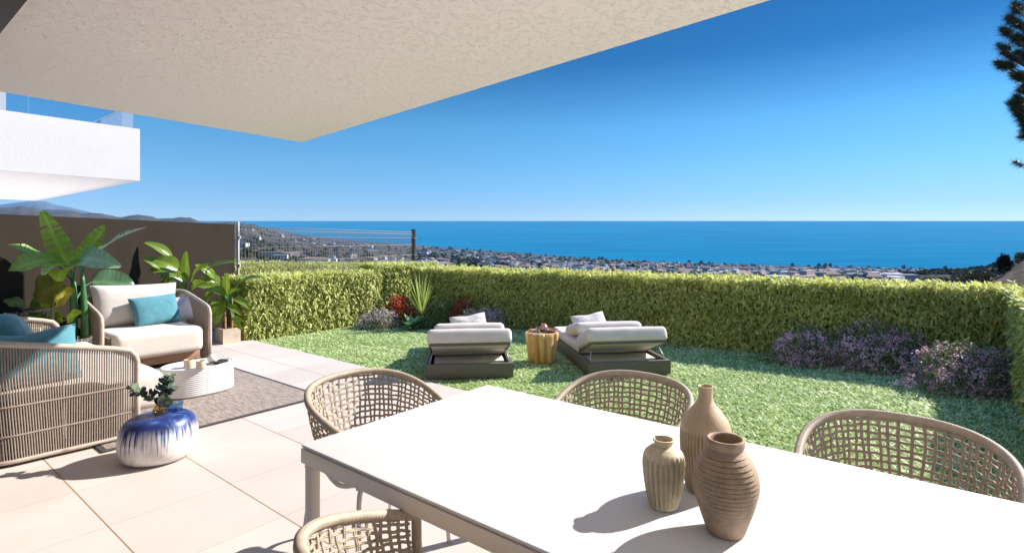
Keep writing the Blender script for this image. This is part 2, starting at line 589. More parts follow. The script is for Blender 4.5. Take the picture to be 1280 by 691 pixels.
M_['scrub'] = leafmat('dry_scrub', [(0.0, (0.045, 0.05, 0.018)), (0.6, (0.10, 0.085, 0.03)), (1.0, (0.20, 0.13, 0.05))], trans=0.1)
M_['grass'] = leafmat('turf_blades', [(0.0, (0.21, 0.33, 0.10)), (0.5, (0.51, 0.61, 0.26)), (0.85, (0.67, 0.74, 0.39)), (1.0, (0.80, 0.83, 0.53))], rough=0.5, trans=0.3, spec=0.3)
M_['turf'] = mat('turf_mat', (0.24, 0.32, 0.09), 0.9, col2=(0.13, 0.19, 0.05), vscale=40, spec=0.1)


def m_terrace():
    m, nt, b = newmat('porcelain_tiles')
    n, l = nt.nodes, nt.links
    tc = n.new('ShaderNodeTexCoord')
    sp = n.new('ShaderNodeSeparateXYZ')
    l.new(tc.outputs['Object'], sp.inputs[0])

    def line(sock, off, step, half):
        a = n.new('ShaderNodeMath'); a.operation = 'SUBTRACT'; l.new(sock, a.inputs[0]); a.inputs[1].default_value = off
        p = n.new('ShaderNodeMath'); p.operation = 'PINGPONG'; l.new(a.outputs[0], p.inputs[0]); p.inputs[1].default_value = step / 2
        c = n.new('ShaderNodeMath'); c.operation = 'LESS_THAN'; l.new(p.outputs[0], c.inputs[0]); c.inputs[1].default_value = half
        return c.outputs[0]
    wide = line(sp.outputs['Y'], 0.90, 0.625, 0.0042)
    thin = line(sp.outputs['X'], -2.80, 0.625, 0.0017)
    no = n.new('ShaderNodeTexNoise'); no.inputs['Scale'].default_value = 2.2; no.inputs['Detail'].default_value = 7
    l.new(tc.outputs['Object'], no.inputs['Vector'])
    cr = n.new('ShaderNodeValToRGB')
    cr.color_ramp.elements[0].position = 0.3; cr.color_ramp.elements[0].color = (0.50, 0.438, 0.392, 1)
    cr.color_ramp.elements[1].position = 0.7; cr.color_ramp.elements[1].color = (0.55, 0.488, 0.44, 1)
    l.new(no.outputs['Fac'], cr.inputs[0])
    tv = n.new('ShaderNodeVectorMath'); tv.operation = 'SUBTRACT'; l.new(tc.outputs['Object'], tv.inputs[0]); tv.inputs[1].default_value = (-2.80, 0.90, 0)
    td = n.new('ShaderNodeVectorMath'); td.operation = 'SCALE'; l.new(tv.outputs[0], td.inputs[0]); td.inputs['Scale'].default_value = 1 / 0.625
    tf = n.new('ShaderNodeVectorMath'); tf.operation = 'FLOOR'; l.new(td.outputs[0], tf.inputs[0])
    wnz = n.new('ShaderNodeTexWhiteNoise'); wnz.noise_dimensions = '2D'; l.new(tf.outputs[0], wnz.inputs['Vector'])
    mrt = n.new('ShaderNodeMapRange'); l.new(wnz.outputs['Value'], mrt.inputs[0]); mrt.inputs[3].default_value = 0.90; mrt.inputs[4].default_value = 1.03
    tsc = n.new('ShaderNodeVectorMath'); tsc.operation = 'SCALE'; l.new(cr.outputs[0], tsc.inputs[0]); l.new(mrt.outputs[0], tsc.inputs['Scale'])
    m1 = n.new('ShaderNodeMix'); m1.data_type = 'RGBA'; l.new(thin, m1.inputs[0]); l.new(tsc.outputs[0], m1.inputs[6]); m1.inputs[7].default_value = (0.27, 0.22, 0.18, 1)
    m2 = n.new('ShaderNodeMix'); m2.data_type = 'RGBA'; l.new(wide, m2.inputs[0]); l.new(m1.outputs[2], m2.inputs[6]); m2.inputs[7].default_value = (0.27, 0.18, 0.10, 1)
    l.new(m2.outputs[2], b.inputs['Base Color'])
    b.inputs['Roughness'].default_value = 0.6
    b.inputs['Specular IOR Level'].default_value = 0.3
    mx = n.new('ShaderNodeMath'); mx.operation = 'MAXIMUM'; l.new(wide, mx.inputs[0]); l.new(thin, mx.inputs[1])
    iv = n.new('ShaderNodeMath'); iv.operation = 'MULTIPLY_ADD'; l.new(mx.outputs[0], iv.inputs[0]); iv.inputs[1].default_value = -1.0; iv.inputs[2].default_value = 1.0
    n2 = n.new('ShaderNodeTexNoise'); n2.inputs['Scale'].default_value = 130; l.new(tc.outputs['Object'], n2.inputs['Vector'])
    ad = n.new('ShaderNodeMath'); ad.operation = 'MULTIPLY_ADD'; l.new(n2.outputs['Fac'], ad.inputs[0]); ad.inputs[1].default_value = 0.12; l.new(iv.outputs[0], ad.inputs[2])
    bp = n.new('ShaderNodeBump'); bp.inputs['Strength'].default_value = 0.4; bp.inputs['Distance'].default_value = 0.003
    l.new(ad.outputs[0], bp.inputs['Height']); l.new(bp.outputs[0], b.inputs['Normal'])
    return m


def m_stucco():
    m, nt, b = newmat('ceiling_stucco')
    n, l = nt.nodes, nt.links
    tc = n.new('ShaderNodeTexCoord')
    no = n.new('ShaderNodeTexNoise'); no.inputs['Scale'].default_value = 20; no.inputs['Detail'].default_value = 4; no.inputs['Roughness'].default_value = 0.55
    l.new(tc.outputs['Object'], no.inputs['Vector'])
    vo = n.new('ShaderNodeTexNoise'); vo.inputs['Scale'].default_value = 52; vo.inputs['Detail'].default_value = 2
    l.new(tc.outputs['Object'], vo.inputs['Vector'])
    mu = n.new('ShaderNodeMath'); mu.operation = 'MULTIPLY'; l.new(no.outputs['Fac'], mu.inputs[0]); l.new(vo.outputs['Fac'], mu.inputs[1])
    cr = n.new('ShaderNodeValToRGB'); cr.color_ramp.elements[0].position = 0.155; cr.color_ramp.elements[1].position = 0.215
    l.new(mu.outputs[0], cr.inputs[0])
    bp = n.new('ShaderNodeBump'); bp.inputs['Strength'].default_value = 0.6; bp.inputs['Distance'].default_value = 0.012
    l.new(cr.outputs[0], bp.inputs['Height']); l.new(bp.outputs[0], b.inputs['Normal'])
    b.inputs['Base Color'].default_value = (0.94, 0.88, 0.855, 1)
    b.inputs['Roughness'].default_value = 0.9
    b.inputs['Specular IOR Level'].default_value = 0.15
    return m


def m_rug():
    m, nt, b = newmat('woven_rug')
    n, l = nt.nodes, nt.links
    tc = n.new('ShaderNodeTexCoord')
    mp = n.new('ShaderNodeMapping'); mp.inputs['Scale'].default_value = (2.5, 14, 1); l.new(tc.outputs['Object'], mp.inputs[0])
    a = n.new('ShaderNodeTexNoise'); a.inputs['Scale'].default_value = 3.0; a.inputs['Detail'].default_value = 10; a.inputs['Roughness'].default_value = 0.75
    l.new(mp.outputs[0], a.inputs['Vector'])
    f = n.new('ShaderNodeTexNoise'); f.inputs['Scale'].default_value = 120; f.inputs['Detail'].default_value = 3; l.new(tc.outputs['Object'], f.inputs['Vector'])
    ad = n.new('ShaderNodeMath'); ad.operation = 'MULTIPLY_ADD'; l.new(f.outputs['Fac'], ad.inputs[0]); ad.inputs[1].default_value = 0.6; l.new(a.outputs['Fac'], ad.inputs[2])
    cr = n.new('ShaderNodeValToRGB')
    cr.color_ramp.elements[0].position = 0.6; cr.color_ramp.elements[0].color = (0.13, 0.10, 0.085, 1)
    cr.color_ramp.elements[1].position = 1.0; cr.color_ramp.elements[1].color = (0.42, 0.36, 0.315, 1)
    l.new(ad.outputs[0], cr.inputs[0]); l.new(cr.outputs[0], b.inputs['Base Color'])
    bp = n.new('ShaderNodeBump'); bp.inputs['Strength'].default_value = 0.6; bp.inputs['Distance'].default_value = 0.006
    l.new(f.outputs['Fac'], bp.inputs['Height']); l.new(bp.outputs[0], b.inputs['Normal'])
    b.inputs['Roughness'].default_value = 0.95; b.inputs['Specular IOR Level'].default_value = 0.1
    return m


def m_clay(name, c1, c2, scale=14):
    m, nt, b = newmat(name)
    n, l = nt.nodes, nt.links
    tc = n.new('ShaderNodeTexCoord')
    a = n.new('ShaderNodeTexNoise'); a.inputs['Scale'].default_value = scale; a.inputs['Detail'].default_value = 10; a.inputs['Roughness'].default_value = 0.7
    l.new(tc.outputs['Object'], a.inputs['Vector'])
    cr = n.new('ShaderNodeValToRGB')
    cr.color_ramp.elements[0].position = 0.33; cr.color_ramp.elements[0].color = (*c2, 1)
    cr.color_ramp.elements[1].position = 0.68; cr.color_ramp.elements[1].color = (*c1, 1)
    l.new(a.outputs['Fac'], cr.inputs[0])
    ga = n.new('ShaderNodeAttribute'); ga.attribute_name = 'tint'
    gm_ = n.new('ShaderNodeMix'); gm_.data_type = 'RGBA'
    l.new(ga.outputs['Fac'], gm_.inputs[0]); l.new(cr.outputs[0], gm_.inputs[6]); gm_.inputs[7].default_value = (*[c * 0.42 for c in c2], 1)
    l.new(gm_.outputs[2], b.inputs['Base Color'])
    f = n.new('ShaderNodeTexNoise'); f.inputs['Scale'].default_value = 180; f.inputs['Detail'].default_value = 4; l.new(tc.outputs['Object'], f.inputs['Vector'])
    bp = n.new('ShaderNodeBump'); bp.inputs['Strength'].default_value = 0.35; bp.inputs['Distance'].default_value = 0.003
    l.new(f.outputs['Fac'], bp.inputs['Height']); l.new(bp.outputs[0], b.inputs['Normal'])
    b.inputs['Roughness'].default_value = 0.62; b.inputs['Specular IOR Level'].default_value = 0.35
    return m


def m_stool():
    """blue glaze running down in drips over a white ceramic body"""
    m, nt, b = newmat('drip_glaze')
    n, l = nt.nodes, nt.links
    tc = n.new('ShaderNodeTexCoord')
    sp = n.new('ShaderNodeSeparateXYZ'); l.new(tc.outputs['Object'], sp.inputs[0])
    at = n.new('ShaderNodeMath'); at.operation = 'ARCTAN2'; l.new(sp.outputs['Y'], at.inputs[0]); l.new(sp.outputs['X'], at.inputs[1])

    def band(fs, zs, scale, det):
        c = n.new('ShaderNodeCombineXYZ')
        a = n.new('ShaderNodeMath'); a.operation = 'MULTIPLY'; l.new(at.outputs[0], a.inputs[0]); a.inputs[1].default_value = fs
        z = n.new('ShaderNodeMath'); z.operation = 'MULTIPLY'; l.new(sp.outputs['Z'], z.inputs[0]); z.inputs[1].default_value = zs
        l.new(a.outputs[0], c.inputs[0]); l.new(z.outputs[0], c.inputs[1])
        t = n.new('ShaderNodeTexNoise'); t.inputs['Scale'].default_value = scale; t.inputs['Detail'].default_value = det
        l.new(c.outputs[0], t.inputs['Vector'])
        return t.outputs['Fac']
    fine = band(5.5, 0.9, 3.2, 2)
    broad = band(1.0, 0.5, 1.3, 2)
    # edge height = 0.215 - drip lengths
    s1 = n.new('ShaderNodeMath'); s1.operation = 'MULTIPLY_ADD'; l.new(fine, s1.inputs[0]); s1.inputs[1].default_value = -0.85; s1.inputs[2].default_value = 0.64
    s2 = n.new('ShaderNodeMath'); s2.operation = 'MULTIPLY_ADD'; l.new(broad, s2.inputs[0]); s2.inputs[1].default_value = -0.06; l.new(s1.outputs[0], s2.inputs[2])
    df = n.new('ShaderNodeMath'); df.operation = 'SUBTRACT'; l.new(sp.outputs['Z'], df.inputs[0]); l.new(s2.outputs[0], df.inputs[1])
    mr = n.new('ShaderNodeMapRange'); l.new(df.outputs[0], mr.inputs[0]); mr.inputs[1].default_value = -0.01; mr.inputs[2].default_value = 0.10
    zr = n.new('ShaderNodeMapRange'); l.new(sp.outputs['Z'], zr.inputs[0]); zr.inputs[1].default_value = 0.185; zr.inputs[2].default_value = 0.255
    mxx = n.new('ShaderNodeMath'); mxx.operation = 'MAXIMUM'; l.new(mr.outputs[0], mxx.inputs[0]); l.new(zr.outputs[0], mxx.inputs[1])
    no = n.new('ShaderNodeTexNoise'); no.inputs['Scale'].default_value = 9; no.inputs['Detail'].default_value = 8; no.inputs['Distortion'].default_value = 1.4
    l.new(tc.outputs['Object'], no.inputs['Vector'])
    bl = n.new('ShaderNodeValToRGB')
    e = bl.color_ramp.elements
    e[0].position = 0.36; e[0].color = (0.010, 0.017, 0.085, 1)
    e[1].position = 0.75; e[1].color = (0.09, 0.24, 0.42, 1)
    k = e.new(0.55); k.color = (0.024, 0.048, 0.20, 1)
    l.new(no.outputs['Fac'], bl.inputs[0])
    wb = n.new('ShaderNodeValToRGB')
    wb.color_ramp.elements[0].position = 0.3; wb.color_ramp.elements[0].color = (0.55, 0.50, 0.46, 1)
    wb.color_ramp.elements[1].position = 0.6; wb.color_ramp.elements[1].color = (0.72, 0.68, 0.65, 1)
    l.new(no.outputs['Fac'], wb.inputs[0])
    mi = n.new('ShaderNodeMix'); mi.data_type = 'RGBA'; l.new(mxx.outputs[0], mi.inputs[0]); l.new(wb.outputs[0], mi.inputs[6]); l.new(bl.outputs[0], mi.inputs[7])
    l.new(mi.outputs[2], b.inputs['Base Color'])
    b.inputs['Roughness'].default_value = 0.38
    b.inputs['Specular IOR Level'].default_value = 0.45
    return m


def m_stump():
    m, nt, b = newmat('peeled_wood')
    n, l = nt.nodes, nt.links
    tc = n.new('ShaderNodeTexCoord')
    mp = n.new('ShaderNodeMapping'); mp.inputs['Scale'].default_value = (9, 9, 1.6); l.new(tc.outputs['Object'], mp.inputs[0])
    a = n.new('ShaderNodeTexNoise'); a.inputs['Scale'].default_value = 1.6; a.inputs['Detail'].default_value = 8; l.new(mp.outputs[0], a.inputs['Vector'])
    cr = n.new('ShaderNodeValToRGB')
    e = cr.color_ramp.elements
    e[0].position = 0.3; e[0].color = (0.44, 0.23, 0.055, 1)
    e[1].position = 0.66; e[1].color = (0.70, 0.46, 0.18, 1)
    l.new(a.outputs['Fac'], cr.inputs[0]); l.new(cr.outputs[0], b.inputs['Base Color'])
    b.inputs['Roughness'].default_value = 0.55
    bp = n.new('ShaderNodeBump'); bp.inputs['Strength'].default_value = 0.3; l.new(a.outputs['Fac'], bp.inputs['Height']); bp.inputs['Distance'].default_value = 0.01
    l.new(bp.outputs[0], b.inputs['Normal'])
    return m


def m_sea():
    m, nt, b = newmat('sea_water')
    n, l = nt.nodes, nt.links
    tc = n.new('ShaderNodeTexCoord')
    mp = n.new('ShaderNodeMapping'); mp.inputs['Scale'].default_value = (0.0006, 0.006, 0.0); l.new(tc.outputs['Object'], mp.inputs[0])
    a = n.new('ShaderNodeTexNoise'); a.inputs['Scale'].default_value = 1.0; a.inputs['Detail'].default_value = 7; a.inputs['Roughness'].default_value = 0.6
    l.new(mp.outputs[0], a.inputs['Vector'])
    cr = n.new('ShaderNodeValToRGB')
    e = cr.color_ramp.elements
    e[0].position = 0.30; e[0].color = (0.0, 0.085, 0.175, 1)
    e[1].position = 0.72; e[1].color = (0.002, 0.17, 0.295, 1)
    l.new(a.outputs['Fac'], cr.inputs[0]); l.new(cr.outputs[0], b.inputs['Base Color'])
    b.inputs['Roughness'].default_value = 0.55
    b.inputs['Specular IOR Level'].default_value = 0.0
    return m


def m_land():
    m, nt, b = newmat('coastal_scrubland')
    n, l = nt.nodes, nt.links
    tc = n.new('ShaderNodeTexCoord')
    a = n.new('ShaderNodeTexNoise'); a.inputs['Scale'].default_value = 0.006; a.inputs['Detail'].default_value = 9; a.inputs['Roughness'].default_value = 0.7
    l.new(tc.outputs['Object'], a.inputs['Vector'])
    cr = n.new('ShaderNodeValToRGB')
    e = cr.color_ramp.elements
    e[0].position = 0.36; e[0].color = (0.02, 0.022, 0.018, 1)
    e[1].position = 0.72; e[1].color = (0.15, 0.112, 0.085, 1)
    k = e.new(0.53); k.color = (0.075, 0.058, 0.048, 1)
    l.new(a.outputs['Fac'], cr.inputs[0]); l.new(cr.outputs[0], b.inputs['Base Color'])
    b.inputs['Roughness'].default_value = 0.95; b.inputs['Specular IOR Level'].default_value = 0.05
    return m


M_['terrace'] = m_terrace()
M_['stucco'] = m_stucco()
M_['rug'] = m_rug()
M_['rug_edge'] = mat('rug_border', (0.065, 0.06, 0.06), 0.9, var=0.2, vscale=60, spec=0.1)
M_['clay_pale'] = m_clay('pale_clay', (0.70, 0.60, 0.43), (0.42, 0.33, 0.20))
M_['clay_sand'] = m_clay('sand_clay', (0.55, 0.435, 0.30), (0.33, 0.24, 0.15), 9)
M_['clay_brown'] = m_clay('brown_clay', (0.42, 0.31, 0.205), (0.20, 0.135, 0.085), 11)
M_['stool'] = m_stool()
M_['stump'] = m_stump()
M_['sea'] = m_sea()
M_['land'] = m_land()
M_['dark_land'] = mat('dark_scrub_hill', (0.04, 0.035, 0.022), 0.95, col2=(0.012, 0.015, 0.009), vscale=0.03, detail=9, spec=0.05)
M_['far_blue'] = mat('far_mountain_rock', (0.10, 0.10, 0.10), 0.95, var=0.3, vscale=0.003, spec=0.05)
M_['bare_soil'] = mat('bare_hillside', (0.17, 0.12, 0.085), 0.95, col2=(0.06, 0.04, 0.022), vscale=0.35, detail=9, bump=0.6, bscale=1.5, bdist=0.3, spec=0.05)
M_['golf'] = mat('golf_turf', (0.13, 0.20, 0.06), 0.95, var=0.2, vscale=0.02, spec=0.05)
M_['house_white'] = mat('far_white_render', (0.42, 0.415, 0.425), 0.9)
M_['house_cream'] = mat('far_cream_render', (0.33, 0.295, 0.27), 0.9)
M_['house_pink'] = mat('far_pink_render', (0.34, 0.26, 0.23), 0.9)
M_['house_grey'] = mat('far_grey_render', (0.24, 0.245, 0.27), 0.9)
M_['roof_tile'] = mat('far_roof_tile', (0.24, 0.155, 0.12), 0.9)

# ================================================================== GROUND AND DISTANCE
# ---- the sea: a sheet from behind the coast to the horizon
D_SEA = 12000.0


def sea_row(d):
    return 276.2 + 61 * ((D_SEA - d) / 9400.0) ** 2.2


def sea_z(d):
    return EYE - (sea_row(d) - HYP) * d / FPX


ds = np.linspace(1500, D_SEA, 60)
ts = np.linspace(-1.6, 1.6, 30)
Vt = np.array([[t * d, d, sea_z(d)] for d in ds for t in ts])
nt_ = len(ts)
F = [[i * nt_ + j, i * nt_ + j + 1, (i + 1) * nt_ + j + 1, (i + 1) * nt_ + j] for i in range(len(ds) - 1) for j in range(nt_ - 1)]
o = npmesh('sea', Vt, F, M_['sea'], smooth=True)
tag(o, 'bright blue sea reaching to the horizon', 'sea', kind='structure')

# ---- the coastal land: near slope, town shelf, coast, hills to the left
SKYX = [-700, -60, 0, 25, 42, 51, 89, 101, 131, 150, 171, 183, 199, 223, 239, 253, 279, 294, 307, 319, 330, 346, 367, 389, 417, 440, 480, 520, 582, 645, 707, 751, 831, 900, 989, 1080, 1155, 1217, 1300, 2000]
SKYY = [262, 262, 260, 258, 258.8, 261.8, 262.3, 266, 267.6, 271.6, 268.6, 269, 273.5, 272, 272, 277.5, 278, 276.8, 279.3, 281, 285, 286.4, 292, 295, 298, 300.5, 303.5, 306, 311.7, 315.6, 321, 323.7, 327.6, 330, 332.2, 333.9, 336.7, 337, 337, 337]


def coast_d(px):
    y = np.interp(px, SKYX, SKYY)
    s = np.clip((y - 276.2) / 61.0, 0.0, 1.0) ** (1 / 2.2)
    d = D_SEA - 9400 * s
    w = np.clip((px - 330) / 120.0, 0, 1)
    return 4200 * (1 - w) + d * w


def land_z(px, d):
    yc = np.interp(px, SKYX, SKYY)
    dc = coast_d(px)
    s = np.clip(np.log(d / 110.0) / np.log(dc / 110.0), 0, 1)
    yc = yc + (fbm(px / 7.0, px * 0.0 + 3.3, 4, 41) - 0.47) * np.where(px < 330, 3.0, 0.5)
    y = 372 + (yc - 372) * s ** 0.85
    z = EYE - (y - HYP) * d / FPX
    X = (px - CXP) / FPX * d
    rough = (fbm(X / 260.0, d / 260.0, 4, 3) - 0.47) * 0.028 * d * np.clip((1 - s) * 2.5, 0, 1)
    rough = rough + (fbm(X / 60.0, d / 60.0, 3, 9) - 0.44) * 0.004 * d * np.clip((1 - s) * 8, 0, 1)
    return z + rough


pxs = np.linspace(-420, 1700, 420)
rows = 130
Vt, F = [], []
for px in pxs:
    dc = float(coast_d(px))
    dd = 110.0 * (dc / 110.0) ** np.linspace(0, 1, rows)
    zz = land_z(np.full(rows, px), dd)
    near = [(px - CXP) / FPX * 40.0, 40.0, -6.0]
    Vt.append(near)
    for d, z in zip(dd, zz):
        Vt.append([(px - CXP) / FPX * d, d, z])
    d2 = dc * 1.03
    Vt.append([(px - CXP) / FPX * d2, d2, min(zz[-1], float(sea_z(d2))) - 30])
k = rows + 2
F = [[i * k + j, (i + 1) * k + j, (i + 1) * k + j + 1, i * k + j + 1] for i in range(len(pxs) - 1) for j in range(k - 1)]
o = npmesh('coastal_land', np.array(Vt), F, M_['land'], smooth=True)
tag(o, 'brown scrubby coastal land sloping down to the sea', 'land', kind='structure')


def ridge(name, pts, d, depth, base_y, m, label, wob=0.0, seed=0):
    """a hill range with its skyline at distance d, foot nearer, falling away behind"""
    px = np.linspace(pts[0][0], pts[-1][0], 160)
    py = np.interp(px, [p[0] for p in pts], [p[1] for p in pts])
    Vt = []
    nr = 14
    for i, (x, y) in enumerate(zip(px, py)):
        yy = y + (fbm(np.array(x / 9.0), np.array(0.5), 3, seed) - 0.44) * wob
        for j in range(nr + 1):
            s = j / nr
            dd = d - depth * (1 - s)
            row = base_y + (yy - base_y) * math.sin(s * PI / 2) ** 0.9
            z = EYE - (row - HYP) * dd / FPX
            X = (x - CXP) / FPX * dd
            z += (float(fbm(np.array(X / (depth * 0.22)), np.array(dd / (depth * 0.22)), 4, seed)) - 0.46) * depth * 0.10 * (1 - s)
            Vt.append([X, dd, z])
        Vt.append([(x - CXP) / FPX * (d + depth * 0.4), d + depth * 0.4, EYE - (base_y - HYP) * d / FPX])
    k = nr + 2
    F = [[i * k + j, (i + 1) * k + j, (i + 1) * k + j + 1, i * k + j + 1] for i in range(len(px) - 1) for j in range(k - 1)]
    o = npmesh(name, np.array(Vt), F, m, smooth=True)
    return tag(o, label, 'hill', kind='structure')


ridge('far_mountains', [(-120, 262), (-40, 258), (0, 256), (35, 251.7), (48, 250.8), (58, 252), (70, 256), (89, 259.5), (112, 265), (140, 271), (170, 279)], 11000, 2500, 290,
      M_['far_blue'], 'faint blue mountains on the horizon behind the dark hills', 1.0, 5)
ridge('scrub_hill', [(1085, 356), (1118, 351), (1140, 342.5), (1165, 338), (1185, 337.5), (1205, 337.5), (1222, 336), (1236, 333), (1249, 328), (1280, 324), (1340, 316), (1500, 305)], 640, 300, 385,
      M_['dark_land'], 'dark scrub covered hill beside the coastal town', 1.6, 8)
ridge('bare_hillside', [(1150, 362), (1180, 358), (1205, 356), (1233, 351.5), (1250, 343.5), (1267, 333.5), (1280, 324), (1310, 312), (1400, 290), (1560, 270)], 78, 30, 420,
      M_['bare_soil'], 'bare sandy hillside rising beyond the right hedge', 1.4, 12)

# golf course among the houses
poly = [(566, 332.0), (573, 330.3), (586, 330.6), (597, 332.2), (601, 335.0), (594, 337.4), (580, 337.2), (569, 335.0)]
gv = []
for x, y in poly:
    dd = np.geomspace(300, 3000, 400)
    zz = land_z(np.full(400, x), dd)
    rr = HYP + (EYE - zz) * FPX / dd
    i = int(np.argmin(np.abs(rr - y)))
    gv.append(((x - CXP) / FPX * dd[i], dd[i], zz[i] + 2.5))
mb = MB()
mb.add(gv, [tuple(range(len(gv)))])
tag(mb.build('golf_course', M_['golf'], smooth=False), 'green golf course patch among the distant houses', 'golf course', kind='structure')

# ---- the town: nearest houses one by one, the rest as a mass
def place_on_land(px, row):
    dd = np.geomspace(160, 9000, 700)
    dc = float(coast_d(px))
    dd = dd[dd < dc * 0.995]
    zz = land_z(np.full(len(dd), px), dd)
    rr = HYP + (EYE - zz) * FPX / dd
    i = int(np.argmin(np.abs(rr - row)))
    return (px - CXP) / FPX * dd[i], dd[i], zz[i]


def house_geo(mb, c, w, dp, h, a, roof):
    ca, sa = math.cos(a), math.sin(a)

    def q(x, y, z):
        return (c[0] + x * ca - y * sa, c[1] + x * sa + y * ca, c[2] + z)
    vs = [q(sx * w / 2, sy * dp / 2, z) for z in (-3, h) for sx, sy in ((-1, -1), (1, -1), (1, 1), (-1, 1))]
    mb.add(vs, [(0, 1, 5, 4), (1, 2, 6, 5), (2, 3, 7, 6), (3, 0, 4, 7), (4, 5, 6, 7)])
    if roof == 'step':
        vs = [q(sx * w / 4 + w / 8, sy * dp / 4, z) for z in (h, h + 3.2) for sx, sy in ((-1, -1), (1, -1), (1, 1), (-1, 1))]
        mb.add(vs, [(0, 1, 5, 4), (1, 2, 6, 5), (2, 3, 7, 6), (3, 0, 4, 7), (4, 5, 6, 7)])


def roof_geo(mb, c, w, dp, h, a, rh):
    ca, sa = math.cos(a), math.sin(a)

    def q(x, y, z):
        return (c[0] + x * ca - y * sa, c[1] + x * sa + y * ca, c[2] + z)
    w2, d2 = w / 2 + 0.5, dp / 2 + 0.5
    vs = [q(-w2, -d2, h), q(w2, -d2, h), q(w2, d2, h), q(-w2, d2, h), q(-w2 * 0.5, 0, h + rh), q(w2 * 0.5, 0, h + rh)]
    mb.add(vs, [(0, 1, 5, 4), (1, 2, 5), (2, 3, 4, 5), (3, 0, 4)])


KINDS = [('house_white', 'flat roofed white house in the distant coastal town', 'white houses of the distant town'),
         ('house_cream', 'flat roofed cream house in the distant coastal town', 'cream houses of the distant town'),
         ('house_pink', 'flat roofed pinkish house in the distant coastal town', 'pink houses of the distant town'),
         ('house_grey', 'flat roofed grey house in the distant coastal town', 'grey houses of the distant town')]
spots = []


def cluster(x0, x1, dy0, dy1, n, kinds, size=(9, 16), long=0.15):
    """houses between columns x0..x1, dy0..dy1 rows under the coast line"""
    for _ in range(n):
        px = random.uniform(x0, x1)
        row = float(np.interp(px, SKYX, SKYY)) + random.uniform(dy0, dy1)
        X, d, z = place_on_land(px, row)
        w = random.uniform(*size) * (2.2 if random.random() < long else 1)
        spots.append((X, d, z, w, random.uniform(*size) * 0.8, random.uniform(3.5, 8.0), random.uniform(-0.5, 0.9), random.choice(kinds), random.choice(['flat', 'step', 'flat', 'step', 'hip'])))


cluster(880, 1120, 1.2, 24, 420, [0, 0, 0, 1, 3, 3, 2], (8, 15))
cluster(690, 900, 1.2, 20, 260, [0, 0, 1, 3, 3, 2], (9, 16))
cluster(780, 850, 3, 8, 45, [2, 2, 1], (12, 22), 0.5)
cluster(590, 700, 3, 9, 90, [1, 0, 2, 3], (10, 18), 0.4)
cluster(600, 720, 8, 24, 110, [0, 0, 3, 1], (9, 15))
cluster(520, 560, 16, 32, 45, [0, 3, 3], (12, 20), 0.4)
cluster(470, 530, 18, 34, 40, [2, 1, 0, 3], (10, 18), 0.4)
cluster(350, 470, 2, 12, 40, [0, 0, 1, 3], (16, 34), 0.3)
cluster(360, 520, 10, 38, 30, [1, 0, 2], (10, 18))
cluster(300, 400, 6, 40, 9, [1, 0], (10, 18))
cluster(520, 640, 2, 12, 45, [0, 1, 2, 3], (16, 28), 0.3)
cluster(1120, 1160, 1.0, 5, 22, [0, 1, 2], (9, 15))
cluster(1190, 1222, 1.0, 2.6, 10, [0, 1], (9, 16))
spots.sort(key=lambda s: -s[3] / s[1])
rest = {i: MB() for i in range(4)}
roofs = MB()
for i, (X, d, z, w, dp, h, a, kd, rf) in enumerate(spots):
    if i < 280:
        mb = MB()
        house_geo(mb, (0, 0, 0), w, dp, h, a, rf)
        if rf == 'hip':
            ho = mb.build('distant_house', M_[KINDS[kd][0]], None, (X, d, z), smooth=False)
            rb = MB()
            roof_geo(rb, (0, 0, 0), w, dp, h, a, 2.2)
            rb.build('roof', M_['roof_tile'], ho, smooth=False)
            tag(ho, KINDS[kd][1].replace('flat roofed', 'tiled roof'), 'house', KINDS[kd][2].replace('houses', 'tiled houses'))
        else:
            ho = mb.build('distant_house', M_[KINDS[kd][0]], None, (X, d, z), smooth=False)
            tag(ho, KINDS[kd][1], 'house', KINDS[kd][2])
    else:
        house_geo(rest[kd], (X, d, z), w, dp, h, a, rf)
        if rf == 'hip':
            roof_geo(roofs, (X, d, z), w, dp, h, a, 2.2)
tw = MB()
me_mats = []
o = None
allm = MB()
idx = []
for kd in range(4):
    n0 = len(allm.f)
    allm.add(rest[kd].v, rest[kd].f)
    idx += [kd] * (len(allm.f) - n0)
n0 = len(allm.f)
allm.add(roofs.v, roofs.f)
idx += [4] * (len(allm.f) - n0)
o = allm.build('town_buildings', M_['house_white'], smooth=False)
for kd in range(1, 4):
    o.data.materials.append(M_[KINDS[kd][0]])
o.data.materials.append(M_['roof_tile'])
o.data.polygons.foreach_set('material_index', idx)
tag(o, 'pale mass of low buildings spread along the distant coast', 'town', kind='stuff')


def blob(Vs, Fs, Ts, c, r, h, n=7):
    """a rough far tree crown: a lumpy low-poly dome"""
    base = len(Vs)
    t = random.random()
    for j in range(4):
        e = j / 3 * PI / 2
        for k_ in range(n):
            a = 2 * PI * k_ / n + j * 0.4
            rr = r * math.cos(e) * random.uniform(0.75, 1.2) + 0.05
            Vs.append((c[0] + rr * math.cos(a), c[1] + rr * math.sin(a), c[2] - h * 0.15 + h * math.sin(e) * random.uniform(0.9, 1.1)))
            Ts.append(min(1, max(0, t + random.uniform(-0.2, 0.2))))
    for j in range(3):
        for k_ in range(n):
            k2 = (k_ + 1) % n
            Fs.append((base + j * n + k_, base + j * n + k2, base + (j + 1) * n + k2, base + (j + 1) * n + k_))


